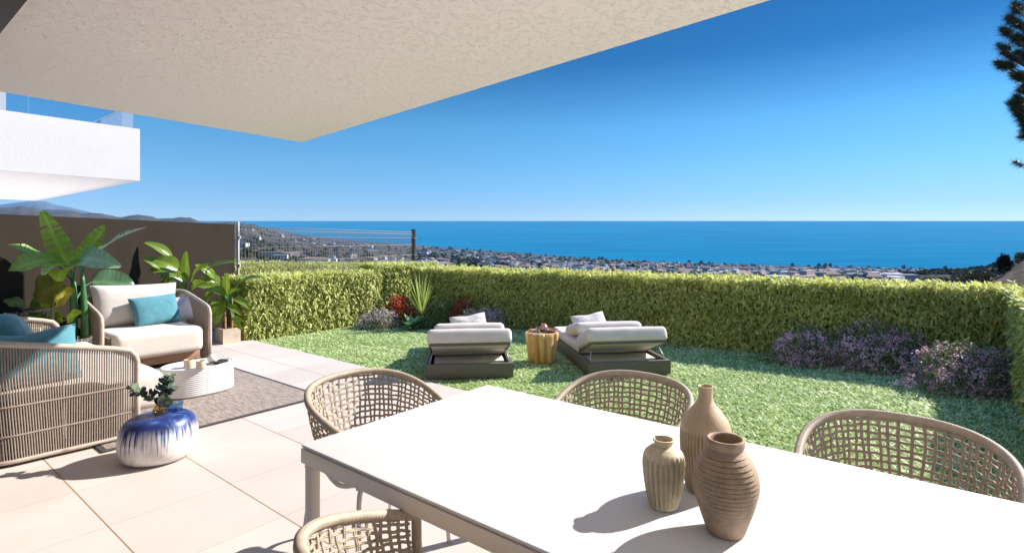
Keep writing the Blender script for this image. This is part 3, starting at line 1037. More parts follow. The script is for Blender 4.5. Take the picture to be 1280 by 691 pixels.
Vs, Fs, Ts = [], [], []
for x0, x1, a0, a1, n_, sz in ((300, 560, 3, 46, 520, 7), (520, 720, 1, 28, 520, 8), (700, 900, 0.3, 24, 380, 8), (880, 1120, 0.3, 26, 360, 7), (1000, 1120, 14, 30, 140, 8), (1100, 1230, -0.2, 14, 240, 7)):
    for _ in range(n_):
        px = random.uniform(x0, x1)
        row = float(np.interp(px, SKYX, SKYY)) + random.uniform(a0, a1)
        X, d, z = place_on_land(px, row)
        r = sz * random.uniform(0.5, 1.15) * (0.6 + d / 3500)
        blob(Vs, Fs, Ts, (X, d, z), r, r * random.uniform(0.9, 1.5))
for px in (561, 583, 748, 752, 989, 1022, 1030, 1036, 860, 875, 1128, 1180):      # tall pines on the shore line
    X, d, z = place_on_land(px, float(np.interp(px, SKYX, SKYY)) + 0.8)
    for q in range(3):
        blob(Vs, Fs, Ts, (X + q * 5, d, z + q * 2), 5.5, 20)
o = npmesh('distant_trees', np.array(Vs), Fs, M_['far_tree'], tint=Ts)
tag(o, 'dark trees scattered among the houses of the distant coast', 'trees', kind='stuff')

Vs, Fs, Ts = [], [], []
for _ in range(1300):
    px = random.uniform(1095, 1330)
    top = float(np.interp(px, [1085, 1118, 1140, 1165, 1205, 1236, 1249, 1280, 1340], [356, 351, 342.5, 338, 337.5, 333, 328, 324, 316]))
    s = random.random()
    d = 640 - 300 * (1 - s)
    row = 385 + (top - 385) * math.sin(s * PI / 2) ** 0.9
    r = random.uniform(1.2, 3.2)
    blob(Vs, Fs, Ts, ((px - CXP) / FPX * d, d, EYE - (row - HYP) * d / FPX), r, r * 1.1)
o = npmesh('hill_scrub', np.array(Vs), Fs, M_['far_tree'], tint=Ts)
tag(o, 'dark bushes covering the scrub hill', 'scrub', kind='stuff')

# ================================================================== TERRACE, LAWN
def quad_sheet(name, pts, z, m, label, cat, rot=0.0):
    mb = MB()
    mb.add([(x, y, z) for x, y in pts], [tuple(range(len(pts)))])
    return tag(mb.build(name, m, smooth=False, rotz=rot), label, cat, kind='structure')


EDGE_V = 3.93                                          # terrace edge
# terrace slab in its own turned frame: local (x, y) = (-u, v)
mb = MB()
mb.prism([(-9.5, -5.0), (9.0, -5.0), (9.0, EDGE_V), (-9.5, EDGE_V)], -0.20, 0.0)
tag(mb.build('terrace_floor', M_['terrace'], rotz=RZ, smooth=False), 'pale beige tiled terrace floor', 'terrace', kind='structure')

mb = MB()
mb.prism([(-5.35, 8.5), (-6.6, 0.5), (-24, 0.5), (-24, 20), (-14, 22)][::-1], -0.3, 0.0)
tag(mb.build('neighbouring_terrace', M_['soffit_white'], smooth=False), "neighbour's pale terrace beyond the brown wall", 'terrace', kind='structure')
lawn_poly = [uv(9.0, EDGE_V + 0.004), uv(-9.0, EDGE_V + 0.004), (12, 4), (8, 12), (-8, 18)]
o = quad_sheet('lawn', lawn_poly, -0.022, M_['turf'], 'green lawn behind the terrace', 'lawn')
mb = MB()
mb.add([(-60, -40, -0.6), (60, -40, -0.6), (70, 45, -6.6), (-70, 45, -6.6)], [(0, 1, 2, 3)])
tag(mb.build('garden_ground', M_['bare_soil'], smooth=False), 'earth under and around the garden', 'ground', kind='structure')


def inside(P, poly):
    x, y = P[:, 0], P[:, 1]
    r = np.zeros(len(P), bool)
    j = len(poly) - 1
    for i in range(len(poly)):
        xi, yi = poly[i]
        xj, yj = poly[j]
        c = ((yi > y) != (yj > y)) & (x < (xj - xi) * (y - yi) / (yj - yi + 1e-12) + xi)
        r ^= c
        j = i
    return r


# blades of grass, thicker in the part that is seen
e0, e1 = uv(8.9, EDGE_V), uv(-4.5, EDGE_V)
turf_area = [e0, e1, (6.2, 6.6), (0.3, 9.6), (-1.7, 11.0), (-2.6, 10.2), (-3.9, 8.7)]
N_ = 430000
P = np.column_stack([rng.uniform(-5.2, 6.4, N_), rng.uniform(0.9, 11.0, N_)])
P = P[inside(P, turf_area)]
keep = rng.random(len(P)) < np.clip(1.9 * fbm(P[:, 0] * 11, P[:, 1] * 22, 3, 4) - 0.15, 0.10, 1)
P = P[keep & (np.abs(P[:, 0]) < P[:, 1] * 1.02 + 0.3)]
n = len(P)
az = rng.uniform(0, 2 * PI, n)
hgt = rng.uniform(0.010, 0.026, n)
lean = rng.uniform(0.9, 3.0, n)
wd = rng.uniform(0.0035, 0.0085, n) * (0.7 + P[:, 1] / 9)
base = np.column_stack([P, np.full(n, -0.022)])
dx = np.column_stack([np.cos(az), np.sin(az), np.zeros(n)])
sd = np.column_stack([-np.sin(az), np.cos(az), np.zeros(n)])
a = base + sd * wd[:, None]
b = base - sd * wd[:, None]
t = base + dx * (hgt * lean)[:, None] + np.array([0, 0, 1]) * hgt[:, None]
Vt = np.stack([a, b, t], 1).reshape(-1, 3)
F = np.arange(3 * n).reshape(-1, 3)
tn = np.clip(-0.02 + 0.75 * fbm(P[:, 0] * 12, P[:, 1] * 26, 3, 2) + 0.55 * fbm(P[:, 0] * 1.3, P[:, 1] * 1.9, 3, 6) + rng.normal(0, 0.2, n), 0, 1)
o = npmesh('grass', Vt, F, M_['grass'], tint=np.repeat(tn, 3))
tag(o, 'short bright green grass of the lawn', 'grass', kind='stuff')

# ================================================================== HEDGES
def hedge(name, p0, p1, thick, h0, h1, label, m, dens=2600, leaf=0.055, side=1, ends=(True, True), topdens=1.3, backdens=0.3):
    """a clipped hedge: p0 -> p1 is the foot of its seen face, body on the left of that line (side=1)"""
    p0, p1 = np.array(p0, float), np.array(p1, float)
    L = np.linalg.norm(p1 - p0)
    d = (p1 - p0) / L
    nb = np.array([-d[1], d[0]]) * side                # into the body
    d3, n3, up = np.array([*d, 0]), np.array([*nb, 0]), np.array([0, 0, 1.0])

    def hh(s):
        return h0 + (h1 - h0) * s / L
    root = empty(name, label, 'hedge', (p0[0], p0[1], 0.0))
    mb = MB()
    ins = 0.07
    c = [d3 * ins + n3 * ins, d3 * (L - ins) + n3 * ins, d3 * (L - ins) + n3 * (thick - ins), d3 * ins + n3 * (thick - ins)]
    vs = [tuple(q + up * -0.1) for q in c] + [tuple(c[0] + up * (h0 - ins)), tuple(c[1] + up * (h1 - ins)), tuple(c[2] + up * (h1 - ins)), tuple(c[3] + up * (h0 - ins))]
    mb.add(vs, [(0, 1, 5, 4), (1, 2, 6, 5), (2, 3, 7, 6), (3, 0, 4, 7), (4, 5, 6, 7)])
    mb.build('twigs', M_['hedge_core'], root, smooth=False)
    Ps, Ns, sc = [], [], []

    def face(cnt, fn):
        a, b = rng.random(cnt), rng.random(cnt)
        p, nrm, s_ = fn(a, b)
        Ps.append(p)
        Ns.append(np.broadcast_to(nrm, p.shape))
        sc.append(s_)

    def front(a, b):
        s = a * L
        h = hh(s)
        bulge = 0.11 * (fbm(s * 3.2 + 11, b * 3.5, 3, 5) - 0.45) + 0.06 * (vnoise(s * 1.7, b * 0.6, 21) - 0.5)
        return d3 * s[:, None] - n3 * bulge[:, None] + n3 * (rng.random(len(a)) * 0.05)[:, None] + up * (b * h)[:, None], -n3, b

    def back(a, b):
        s = a * L
        return d3 * s[:, None] + n3 * thick + up * (b * hh(s))[:, None], n3, b

    def top(a, b):
        s = a * L
        z = hh(s) + 0.09 * (fbm(s * 4.5, b * 2, 3, 8) - 0.5) - rng.random(len(a)) * 0.05 + (rng.random(len(a)) < 0.10) * rng.random(len(a)) * 0.06
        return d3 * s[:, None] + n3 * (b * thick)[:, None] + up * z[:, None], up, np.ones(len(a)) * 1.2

    def end0(a, b):
        return n3 * (a * thick)[:, None] + up * (b * h0)[:, None] + d3 * (rng.random(len(a)) * 0.05)[:, None], -d3, b

    def end1(a, b):
        return d3 * L + n3 * (a * thick)[:, None] + up * (b * h1)[:, None], d3, b
    hm = (h0 + h1) / 2
    face(int(L * hm * dens), front)
    face(int(L * thick * dens * topdens), top)
    face(int(L * hm * dens * backdens), back)
    if ends[0]:
        face(int(thick * h0 * dens), end0)
    if ends[1]:
        face(int(thick * h1 * dens), end1)
    P, Nn, s_ = np.concatenate(Ps), np.concatenate(Ns), np.concatenate(sc)
    n = len(P)
    rnd = rng.normal(0, 1, (n, 3))
    isup = (Nn[:, 2] > 0.5)[:, None]
    D = np.where(isup, up * 0.5 + rnd * 0.6, Nn * 0.30 - up * 0.6 + rnd * 0.40)
    Nf = norm(Nn * 0.9 + up * 0.4 + rng.normal(0, 0.35, (n, 3)))
    Lf = leaf * rng.uniform(0.55, 1.4, n)
    Vt, F = leaf_arrays(P, D, Nf, Lf, Lf * rng.uniform(0.28, 0.40, n))
    cl = fbm(P[:, 0] * 4 + P[:, 1] * 2.5, P[:, 2] * 5, 3, 31)
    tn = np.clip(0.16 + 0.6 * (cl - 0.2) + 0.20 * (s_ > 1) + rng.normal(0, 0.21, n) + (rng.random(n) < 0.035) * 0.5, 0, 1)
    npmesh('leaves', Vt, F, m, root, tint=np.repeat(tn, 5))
    return root


LH0 = (-3.87 - 0.10, 8.17 - 0.12)
LH1 = (-2.45, 9.96)
hedge('clipped_hedge', LH0, LH1, 0.75, 0.90, 0.90, 'sunlit hedge block beside the brown wall and the palm planter', M_['hedge_lit'], 2700, 0.075, side=1)
hedge('clipped_hedge', (-2.75, 10.55), (-1.55, 11.55), 0.6, 1.0, 0.98, 'short sunlit hedge piece behind the red bush in the lawn corner', M_['hedge_lit'], 2600, 0.07, side=1)
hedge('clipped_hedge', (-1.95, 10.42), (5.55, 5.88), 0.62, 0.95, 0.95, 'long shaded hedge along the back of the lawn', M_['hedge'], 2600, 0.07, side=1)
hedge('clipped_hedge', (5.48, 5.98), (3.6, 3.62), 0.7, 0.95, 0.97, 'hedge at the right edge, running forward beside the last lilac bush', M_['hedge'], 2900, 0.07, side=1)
hedge('clipped_hedge', (-5.25, 10.0), (-3.0, 17.6), 0.8, 1.06, 0.72, "neighbour's hedge seen through the wire fence", M_['hedge_lit'], 2000, 0.06, side=1)

# ================================================================== BROWN WALL AND WIRE FENCE
wdir = np.array([0.146, 0.989])                        # the wall runs almost straight away
wn_ = np.array([wdir[1], -wdir[0]])                    # its face, towards the terrace
wend = np.array([-4.88, 9.5])
wst = wend - wdir * 9.0
mb = MB()
pl = [tuple(wst), tuple(wend), tuple(wend - wn_ * 0.18), tuple(wst - wn_ * 0.18)]
mb.prism(pl, -0.5, 1.775)
o = mb.build('boundary_wall', M_['wall_brown'], smooth=False)
tag(o, 'dark brown rendered wall behind the sofas and banana plants', 'wall')

fst = np.array([-4.85, 9.56])
fen = PD(517, 289, 16.4)
fend = np.array([fen.x, fen.y])
fdir = (fend - fst)
FL = np.linalg.norm(fdir)
fdir = fdir / FL
FZ = 1.76
fr = empty('wire_fence', 'grey welded wire mesh fence above the hedge, between brown wall and end post', 'fence', (fst[0], fst[1], 0))
mb = MB()
nw = int(FL / 0.085)
for i in range(nw + 1):
    s = i * FL / nw
    x, y = fdir * s
    pts = [(x, y, 0.35)]
    for zz in (FZ - 0.30, FZ - 0.20, FZ - 0.02):
        pts.append((x, y, zz))
    pts = [(x, y, 0.35), (x, y, 0.78), (x + 0.03, y - 0.01, 0.83), (x, y, 0.88), (x, y, FZ - 0.20), (x + 0.035, y - 0.01, FZ - 0.14), (x, y, FZ - 0.08), (x, y, FZ)]
    mb.tube(pts, 0.0048, 4, caps=False)
for zz in (0.45, 0.8, 0.86, 1.06, 1.36, FZ - 0.20, FZ - 0.08, FZ - 0.02):
    mb.tube([(0, 0, zz), (*(fdir * FL * 0.5), zz), (*(fdir * FL), zz)], 0.0058, 4)
mb.build('mesh_panel', M_['fence_metal'], fr)
for s, hgt_, wid, mm in ((0.0, 1.80, 0.035, 'galv'), (FL, 1.80, 0.10, 'dark_metal')):
    mb = MB()
    x, y = fdir * s
    mb.box((x, y, hgt_ / 2 - 0.3), (wid, wid, hgt_ + 0.6), rz=math.atan2(fdir[1], fdir[0]))
    mb.box((x, y, hgt_ + 0.012), (wid * 1.15, wid * 1.15, 0.024), rz=math.atan2(fdir[1], fdir[0]))
    po = mb.build('post', M_[mm], fr, smooth=False)
    cb = MB()
    for zz in (0.5, 1.05, 1.55):
        cb.box((x + wid * 0.55, y - wid * 0.45, zz), (0.06, 0.05, 0.045))
    cb.build('clamp', M_['galv'], po, smooth=False)

# ================================================================== ROOF OVERHANG
ZC = 2.80
P1 = np.array([-2.80, 7.19])
fe = np.array([0.702, -0.712])
P2 = P1 + fe * 11.5
P4 = np.array([-6.5, 1.82])
P3 = P2 + (P4 - P1)
ro = empty('roof_overhang', 'thick stucco balcony slab overhanging the terrace', 'overhang', (0, 0, 0))
mb = MB()
mb.prism([tuple(P1), tuple(P4), tuple(P3), tuple(P2)], ZC, ZC + 0.38)
mb.build('slab', M_['stucco'], ro, smooth=False)
mb = MB()
q = np.array([-2.66, 2.925])
a_, b_ = q + U * 1.75, q - U * 5.0
mb.prism([tuple(a_), tuple(b_), tuple(b_ - V * 0.9), tuple(a_ - V * 0.9)], ZC - 0.045, ZC - 0.003)
mb.build('shutter_box', M_['dark_metal'], ro, smooth=False)

# the house behind the viewer, unseen: white wall and glazing added to bounce light
hw = empty('house_facade', 'unseen white house wall with glazed doors behind the terrace, added for bounced light', 'house', (0, 0, 0), RZ)
mb = MB()
for x0, x1, z0, z1 in ((-7.5, -2.0, 0.0, ZC - 0.01), (2.0, 8.0, 0.0, ZC - 0.01), (-2.0, 2.0, 2.3, ZC - 0.01)):
    mb.box(((x0 + x1) / 2, -1.9, (z0 + z1) / 2), (x1 - x0, 0.25, z1 - z0))
mb.build('wall', M_['white_paint'], hw, smooth=False)
mb = MB()
mb.box((0, -1.9, 1.15), (4.0, 0.03, 2.3))
mb.build('glass_door', M_['glass_rail'], hw, smooth=False)
mb = MB()
for x in (-1.97, 0.0, 1.97):
    mb.box((x, -1.87, 1.15), (0.06, 0.06, 2.28))
mb.build('door_frame', M_['dark_metal'], hw, smooth=False)

# ================================================================== NEIGHBOURING BALCONY
C = PD(175, 226, 10.0)
c0 = np.array([C.x, C.y])
zb = C.z
nb_ = empty('neighbouring_house', 'white neighbouring house with a solid balcony parapet and glass rail', 'house', (c0[0], c0[1], 0))
ang = math.atan2(V[1], V[0])


def nbox(name, u0, u1, v0, v1, z0, z1, m, bev=None):
    mb = MB()
    pts = [u0 * U + v0 * V, u1 * U + v0 * V, u1 * U + v1 * V, u0 * U + v1 * V]
    mb.prism([tuple(p) for p in pts][::-1], z0, z1)
    return mb.build(name, M_[m], nb_, smooth=False)


nbox('balcony_slab', 0.12, 8.2, -9.0, -0.02, zb + 0.003, zb + 0.24, 'soffit_white')
nbox('parapet', 0.0, 0.12, -9.0, 0.0, zb, zb + 0.955, 'white_paint')
nbox('parapet', 0.12, 8.2, -0.14, -0.001, zb + 0.0, zb + 0.95, 'white_paint')
for k_ in range(5):
    g_ = nbox('glass_panel', 0.06, 0.072, -0.26 - 1.3 * (k_ + 1) + 0.02, -0.26 - 1.3 * k_, zb + 0.955, zb + 1.40, 'glass_rail')
for k_ in range(4):
    nbox('glass_panel', 0.09 + 1.5 * k_, 0.07 + 1.5 * (k_ + 1), -0.085, -0.073, zb + 0.95, zb + 1.40, 'glass_rail')
nbox('rail_edge', 0.054, 0.08, -7, -0.24, zb + 1.40, zb + 1.412, 'glass_edge')
nbox('rail_edge', 0.09, 6.1, -0.092, -0.066, zb + 1.40, zb + 1.412, 'glass_edge')
nbox('facade', 1.9, 7.8, -9.0, -1.55, zb + 0.245, zb + 3.2, 'facade')
nbox('door_frame', 1.87, 1.90, -1.95, -1.90, zb + 0.245, zb + 2.4, 'dark_metal')
# sloping bracket under the slab
mb = MB()
pa, pb = PD(35, 251.5, 14.2), PD(10, 266.5, 13.2)
z1 = zb - 0.003
lowv = -2.2
v_off = -5.5
prof = [(-7.8, z1), (-2.55, z1), (-3.5, 1.9), (-7.8, 1.9)]
vs = [tuple((4.2 * U + v * V)) + (z,) for v, z in prof] + [tuple((7.9 * U + v * V)) + (z,) for v, z in prof]
mb.add(vs, [(0, 1, 2, 3), (7, 6, 5, 4), (0, 4, 5, 1), (1, 5, 6, 2), (2, 6, 7, 3), (3, 7, 4, 0)])
mb.build('support', M_['soffit_white'], nb_, smooth=False)

# ================================================================== RUG
def sofa_ang(face):
    return math.atan2(face[1], face[0]) - PI / 2


ru0, ru1, rv0, rv1 = 4.62, 7.35, 1.18, 2.93
rx, ry = uv((ru0 + ru1) / 2, (rv0 + rv1) / 2)
lx, ly = ru1 - ru0, rv1 - rv0
rug = empty('outdoor_rug', 'grey brown woven rug with dark border under the coffee table', 'rug', (rx, ry, 0), RZ)
mb = MB()
mb.box((0, 0, 0.007), (lx - 0.07, ly - 0.07, 0.010))
mb.build('pile', M_['rug'], rug, smooth=False)
mb = MB()
for sx in (-1, 1):
    mb.box((sx * (lx / 2 - 0.0165), 0, 0.0065), (0.033, ly, 0.009))
for sy in (-1, 1):
    mb.box((0, sy * (ly / 2 - 0.0165), 0.0065), (lx - 0.067, 0.033, 0.009))
mb.build('border', M_['rug_edge'], rug, smooth=False)

# ================================================================== WOVEN SOFAS
def make_sofa(name, label, w, depth, loc, rotz, nback, seat_over=0.13, seed=0):
    """local frame: x across, y forward, z up; the origin under the middle"""
    t = empty(name, label, 'sofa', loc, rotz)
    W2, D2, rc = w / 2, depth / 2, 0.20
    path = [(-W2, D2 - 0.02)]
    for i in range(9):
        a = PI + i / 8 * PI / 2
        path.append((-W2 + rc + rc * math.cos(a), -D2 + rc + rc * math.sin(a)))
    for i in range(9):
        a = 1.5 * PI + i / 8 * PI / 2
        path.append((W2 - rc + rc * math.cos(a), -D2 + rc + rc * math.sin(a)))
    path.append((W2, D2 - 0.02))
    # resample by arc length
    seg = [0.0]
    for p, q in zip(path, path[1:]):
        seg.append(seg[-1] + math.hypot(q[0] - p[0], q[1] - p[1]))
    LL = seg[-1]

    def at(s):
        s = min(max(s, 0), LL)
        for i in range(len(seg) - 1):
            if s <= seg[i + 1] + 1e-9:
                f = (s - seg[i]) / max(1e-9, seg[i + 1] - seg[i])
                return path[i][0] + (path[i + 1][0] - path[i][0]) * f, path[i][1] + (path[i + 1][1] - path[i][1]) * f
        return path[-1]

    def rim(s):
        x, y = at(s)
        f = min(1, max(0, (D2 - y) / (depth - 0.1)))
        return 0.655 + 0.175 * f ** 0.9

    def taper(s, z):                                   # the weave narrows towards the floor
        x, y = at(s)
        k = 0.05 * (1 - z / 0.7) ** 1.0 if z < 0.7 else 0
        f = min(1, max(0, (D2 - y) / 0.8))
        f = f * f * (3 - 2 * f)
        return x * (1 - k * 0.6 / max(W2, 0.5) * f), y + k * f * (1.0 if y < 0 else 0.0)
    ropes = MB()
    n = int(LL / 0.0145)
    for i in range(1, n):
        s = i * LL / n
        pts = []
        zt = rim(s)
        for j in range(6):
            z = 0.035 + (zt - 0.035) * j / 5
            x, y = taper(s, z)
            pts.append((x, y, z))
        ropes.tube(pts, 0.0057 * random.uniform(0.92, 1.08), 5, caps=False)
    ropes.build('rope_weave', M_['rope'], t)
    for zf in (0.205, 0.40):
        band = MB()
        band.tube([(*taper(i * LL / 120, zf), zf + 0.0) for i in range(121)], 0.0085, 6)
        band.build('woven_band', M_['rope'], t)
    # top rail with rounded front posts, bound in rope
    pts = [(*at(0), 0.03), (*at(0), 0.30), (*at(0), 0.58), (*at(0.012), 0.625), (*at(0.045), rim(0.045) - 0.006)]
    pts += [(*at(LL * i / 60), rim(LL * i / 60)) for i in range(2, 59)]
    pts += [(*at(LL - 0.045), rim(LL - 0.045) - 0.006), (*at(LL - 0.012), 0.625), (*at(LL), 0.58), (*at(LL), 0.30), (*at(LL), 0.03)]
    rail = MB()
    rail.tube(pts, 0.021, 10)
    rail.build('top_rail', M_['rail'], t)
    bot = MB()
    bot.tube([(*taper(i * LL / 120, 0.035), 0.033) for i in range(121)], 0.016, 8)
    bot.build('bottom_rail', M_['rail'], t)
    pb_ = MB()
    pb_.box((0, 0.03, 0.125), (w - 0.21, depth - 0.14, 0.13))
    pb_.build('plinth', M_['wood'], t, smooth=True, bevel=(0.008, 2), sharp=40)
    ip = MB()
    for sx in (-1, 1):
        ip.box((sx * (W2 - 0.085), 0.02, 0.24), (0.02, depth - 0.22, 0.36))
    ip.box((0, -D2 + 0.10, 0.24), (w - 0.3, 0.02, 0.36))
    ip.build('inner_panel', M_['taupe_panel'], t, smooth=False)
    ft = MB()
    for sx in (-1, 1):
        for sy in (-1, 1):
            ft.box((sx * (W2 - 0.14), sy * (D2 - 0.16), 0.036), (0.06, 0.06, 0.048))
    ft.build('feet', M_['dark_metal'], t, smooth=False)
    softbox('seat_cushion', (w - 0.20, depth - 0.10 + seat_over, 0.29), M_['cream2'], t, (0, seat_over / 2 + 0.02, 0.310), r=0.06, puff=0.012, seed=seed)
    return t


F1 = -U                                                # sofa against the wall faces along -U
a1 = sofa_ang(F1)
s1 = (*uv(7.53, 2.36), 0.0)
make_sofa('woven_sofa', 'cream loveseat with woven rope arms against the brown wall', 1.10, 0.92, s1, a1, 0, 0.10, 3)
F2 = V
a2 = sofa_ang(F2)
s2 = (*uv(5.93, 1.00), 0.0)
make_sofa('woven_sofa', 'long woven rope sofa at the left edge, side turned to the camera', 2.30, 0.92, s2, a2, 0, 0.24, 8)


def local(base, rotz, x, y, z):
    v = Matrix.Rotation(rotz, 3, 'Z') @ Vector((x, y, z))
    return Vector(base) + v


# cushions on the loveseat (x is to the sitter's right, so -x shows right in the picture)
def cush(name, label, w, h, t, m, base, rz, x, y, z, yaw, lean, roll=0.0, seed=0, chop=0.0, cat='cushion', pinch=0.06):
    p = local(base, rz, x, y, z)
    o = pillow(name, w, h, t, M_[m], None, stand(p, rz + PI + yaw, lean, roll, h), seed, pinch, chop=chop)
    return tag(o, label, cat)


cush('back_cushion', 'wide cream back cushion leaning in the loveseat', 0.90, 0.52, 0.24, 'cream', s1, a1, 0.02, -0.20, 0.455, R(-4), R(18), R(-1), 4)
cush('scatter_cushion', 'teal cushion in front of the cream back cushion on the loveseat', 0.54, 0.38, 0.17, 'teal', s1, a1, -0.14, 0.00, 0.46, R(6), R(24), R(3), 9)
cush('scatter_cushion', 'lilac grey cushion tucked behind the cream one at the loveseat arm', 0.46, 0.36, 0.13, 'lilac', s1, a1, -0.35, -0.12, 0.455, R(-25), R(34), R(6), 14)
# cushions on the long sofa; its near arm is at +x
cush('scatter_cushion', 'large teal cushion slumped against the long sofa back', 0.62, 0.52, 0.26, 'teal', s2, a2, 0.36, -0.05, 0.455, R(-14), R(20), R(-6), 21, 0.2)
cush('scatter_cushion', 'creased teal cushion nearest the camera on the long sofa', 0.66, 0.42, 0.34, 'teal', s2, a2, 0.84, -0.14, 0.455, R(-84), R(20), R(0), 27, 0.5)
cush('back_cushion', 'cream cushion behind the rope side of the long sofa', 0.56, 0.40, 0.22, 'cream', s2, a2, 0.60, -0.24, 0.455, R(0), R(16), R(0), 33)

# ================================================================== COFFEE TABLE
cx_, cy_ = -3.085, 5.31
ct = empty('coffee_table', 'low oval white coffee table with ribbed sides on the rug', 'coffee table', (cx_, cy_, 0.013), RZ)
ax, ay = 0.225, 0.318


def oval(a, p=2.3):
    c, s = math.cos(a), math.sin(a)
    return math.copysign(abs(c) ** (2 / p), c), math.copysign(abs(s) ** (2 / p), s)


mb = MB()
prof = []
nr = 13
for i in range(nr):
    z0 = 0.012 + i * 0.243 / nr
    dz = 0.243 / nr
    prof += [(0.985, z0), (1.0, z0 + dz * 0.3), (1.0, z0 + dz * 0.7), (0.985, z0 + dz * 0.98)]
prof = [(0.93, 0.0)] + prof + [(0.99, 0.258), (1.0, 0.268), (0.985, 0.276), (0.955, 0.276), (0.95, 0.270)]
vs, fs = [], []
sg = 96
for r_, z_ in prof:
    for k_ in range(sg):
        ox, oy = oval(2 * PI * k_ / sg)
        vs.append((ox * ax * r_, oy * ay * r_, z_))
for i in range(len(prof) - 1):
    for k_ in range(sg):
        k2 = (k_ + 1) % sg
        fs.append((i * sg + k_, i * sg + k2, (i + 1) * sg + k2, (i + 1) * sg + k_))
fs.append(tuple(range(sg))[::-1])
mb.add(vs, fs)
mb.build('ribbed_body', M_['white_gloss'], ct, sharp=50)
mb = MB()
mb.add([(oval(2 * PI * k_ / sg)[0] * ax * 0.951, oval(2 * PI * k_ / sg)[1] * ay * 0.951, 0.2715) for k_ in range(sg)], [tuple(range(sg))])
mb.build('table_top', M_['white_gloss'], ct, smooth=False)
ZT = 0.013 + 0.272


def on_ct(px, py):
    return G(px, py, ZT)


for px, py, r_, h_, lab in ((236, 459, 0.043, 0.075, 'beige candle cup, left of the pair on the coffee table'), (251, 460, 0.041, 0.072, 'beige candle cup beside the white ball on the coffee table')):
    p = on_ct(px, py)
    c_ = empty('candle_cup', lab, 'candle', p)
    mb = MB()
    mb.lathe([(r_ * 0.94, 0), (r_, 0.006), (r_, h_ - 0.004), (r_ * 0.97, h_), (r_ * 0.88, h_), (r_ * 0.86, h_ - 0.014), (0.0, h_ - 0.014)], 28)
    mb.build('cup', M_['candle'], c_, sharp=40)
    mb = MB()
    mb.tube([(0, 0, h_ - 0.015), (0.002, 0, h_ + 0.004)], 0.0012, 5)
    mb.build('wick', M_['book'], c_)
p = on_ct(261, 455)
bl_ = MB()
bl_.lathe([(0.012, 0.0)] + [(0.047 * math.sin(a), 0.047 - 0.047 * math.cos(a)) for a in np.linspace(0.3, PI - 0.02, 16)] + [(0.0, 0.094)], 28)
bo = bl_.build('ball_ornament', M_['white_gloss'], None, p + Vector((0.02, 0.03, 0)))
tag(bo, 'glossy white ball ornament on the coffee table', 'ornament')
p = on_ct(273, 453.5)
bk = empty('magazine_stack', 'dark magazines lying on the far end of the coffee table', 'magazines', p, RZ + 0.35)
mb = MB()
mb.box((0, 0, 0.006), (0.09, 0.16, 0.010))
mb.build('magazine', M_['book'], bk, smooth=False)
mb = MB()
mb.box((0.012, 0.01, 0.019), (0.085, 0.15, 0.010), rz=0.25)
mb.build('magazine', M_['dark_metal'], bk, smooth=False)
mb = MB()
mb.tube([(-0.03, -0.085, 0.012), (0.0, -0.095, 0.012), (0.03, -0.085, 0.012)], 0.005, 6)
mb.build('clasp', M_['brass'], bk)

# ================================================================== CERAMIC STOOL AND VASE
p = Vector((-2.445, 3.73, 0.0))
st = empty('ceramic_stool', 'squat white ceramic stool with blue drip glaze', 'stool', p)
prof = [(0.0, 0.0), (0.17, 0.0), (0.205, 0.006), (0.24, 0.03), (0.262, 0.075), (0.268, 0.12), (0.266, 0.17), (0.258, 0.22), (0.242, 0.262), (0.215, 0.292), (0.175, 0.309), (0.12, 0.314), (0.06, 0.311), (0.0, 0.308)]
pr = smoothpath([(r_ * 0.885, 0, z_ * 0.945) for r_, z_ in prof[1:]], 40)
prof2 = [(0.0, 0.0)] + [(max(0, q.x), q.z) for q in pr]
mb = MB()
mb.lathe(prof2, 72, mod=lambda a, z, i: 1 + 0.025 * math.sin(a * 1.0 + 0.6) + 0.012 * math.sin(2 * a + z * 6) + 0.004 * math.sin(7 * a))
for i, v in enumerate(mb.v):                           # the top tips a little
    if v[2] > 0.02:
        mb.v[i] = (v[0], v[1], v[2] * (1 + 0.16 * (v[0] * 0.9 + v[1] * 0.25)))
mb.build('body', M_['stool'], st)
ZS = 0.294
pv = p + Vector((0.0, 0.02, ZS - 0.003))
bv = MB()
bv.lathe([(0.0, 0.0), (0.034, 0.001), (0.043, 0.014), (0.045, 0.032), (0.036, 0.055), (0.019, 0.068), (0.014, 0.078), (0.019, 0.09), (0.0175, 0.09), (0.0125, 0.078), (0.017, 0.068), (0.034, 0.054), (0.043, 0.032), (0.041, 0.014), (0.0, 0.004)], 28)
o = bv.build('bud_vase', M_['glass_amber'], None, pv)
tag(o, 'small round amber glass bud vase on the blue stool', 'vase')
bv = MB()
bv.lathe([(0.0, 0.0), (0.040, 0.001), (0.044, 0.008), (0.050, 0.045), (0.052, 0.062), (0.050, 0.062), (0.048, 0.045), (0.042, 0.010), (0.0, 0.006)], 28)
o = bv.build('tea_light_glass', M_['glass_blue'], None, pv + Vector((0.07, 0.055, 0.008)))
tag(o, 'shallow blue glass bowl behind the bud vase on the stool', 'glass')
eu = empty('eucalyptus_sprig', 'eucalyptus stems with round grey green leaves in the amber bud vase', 'plant', pv)
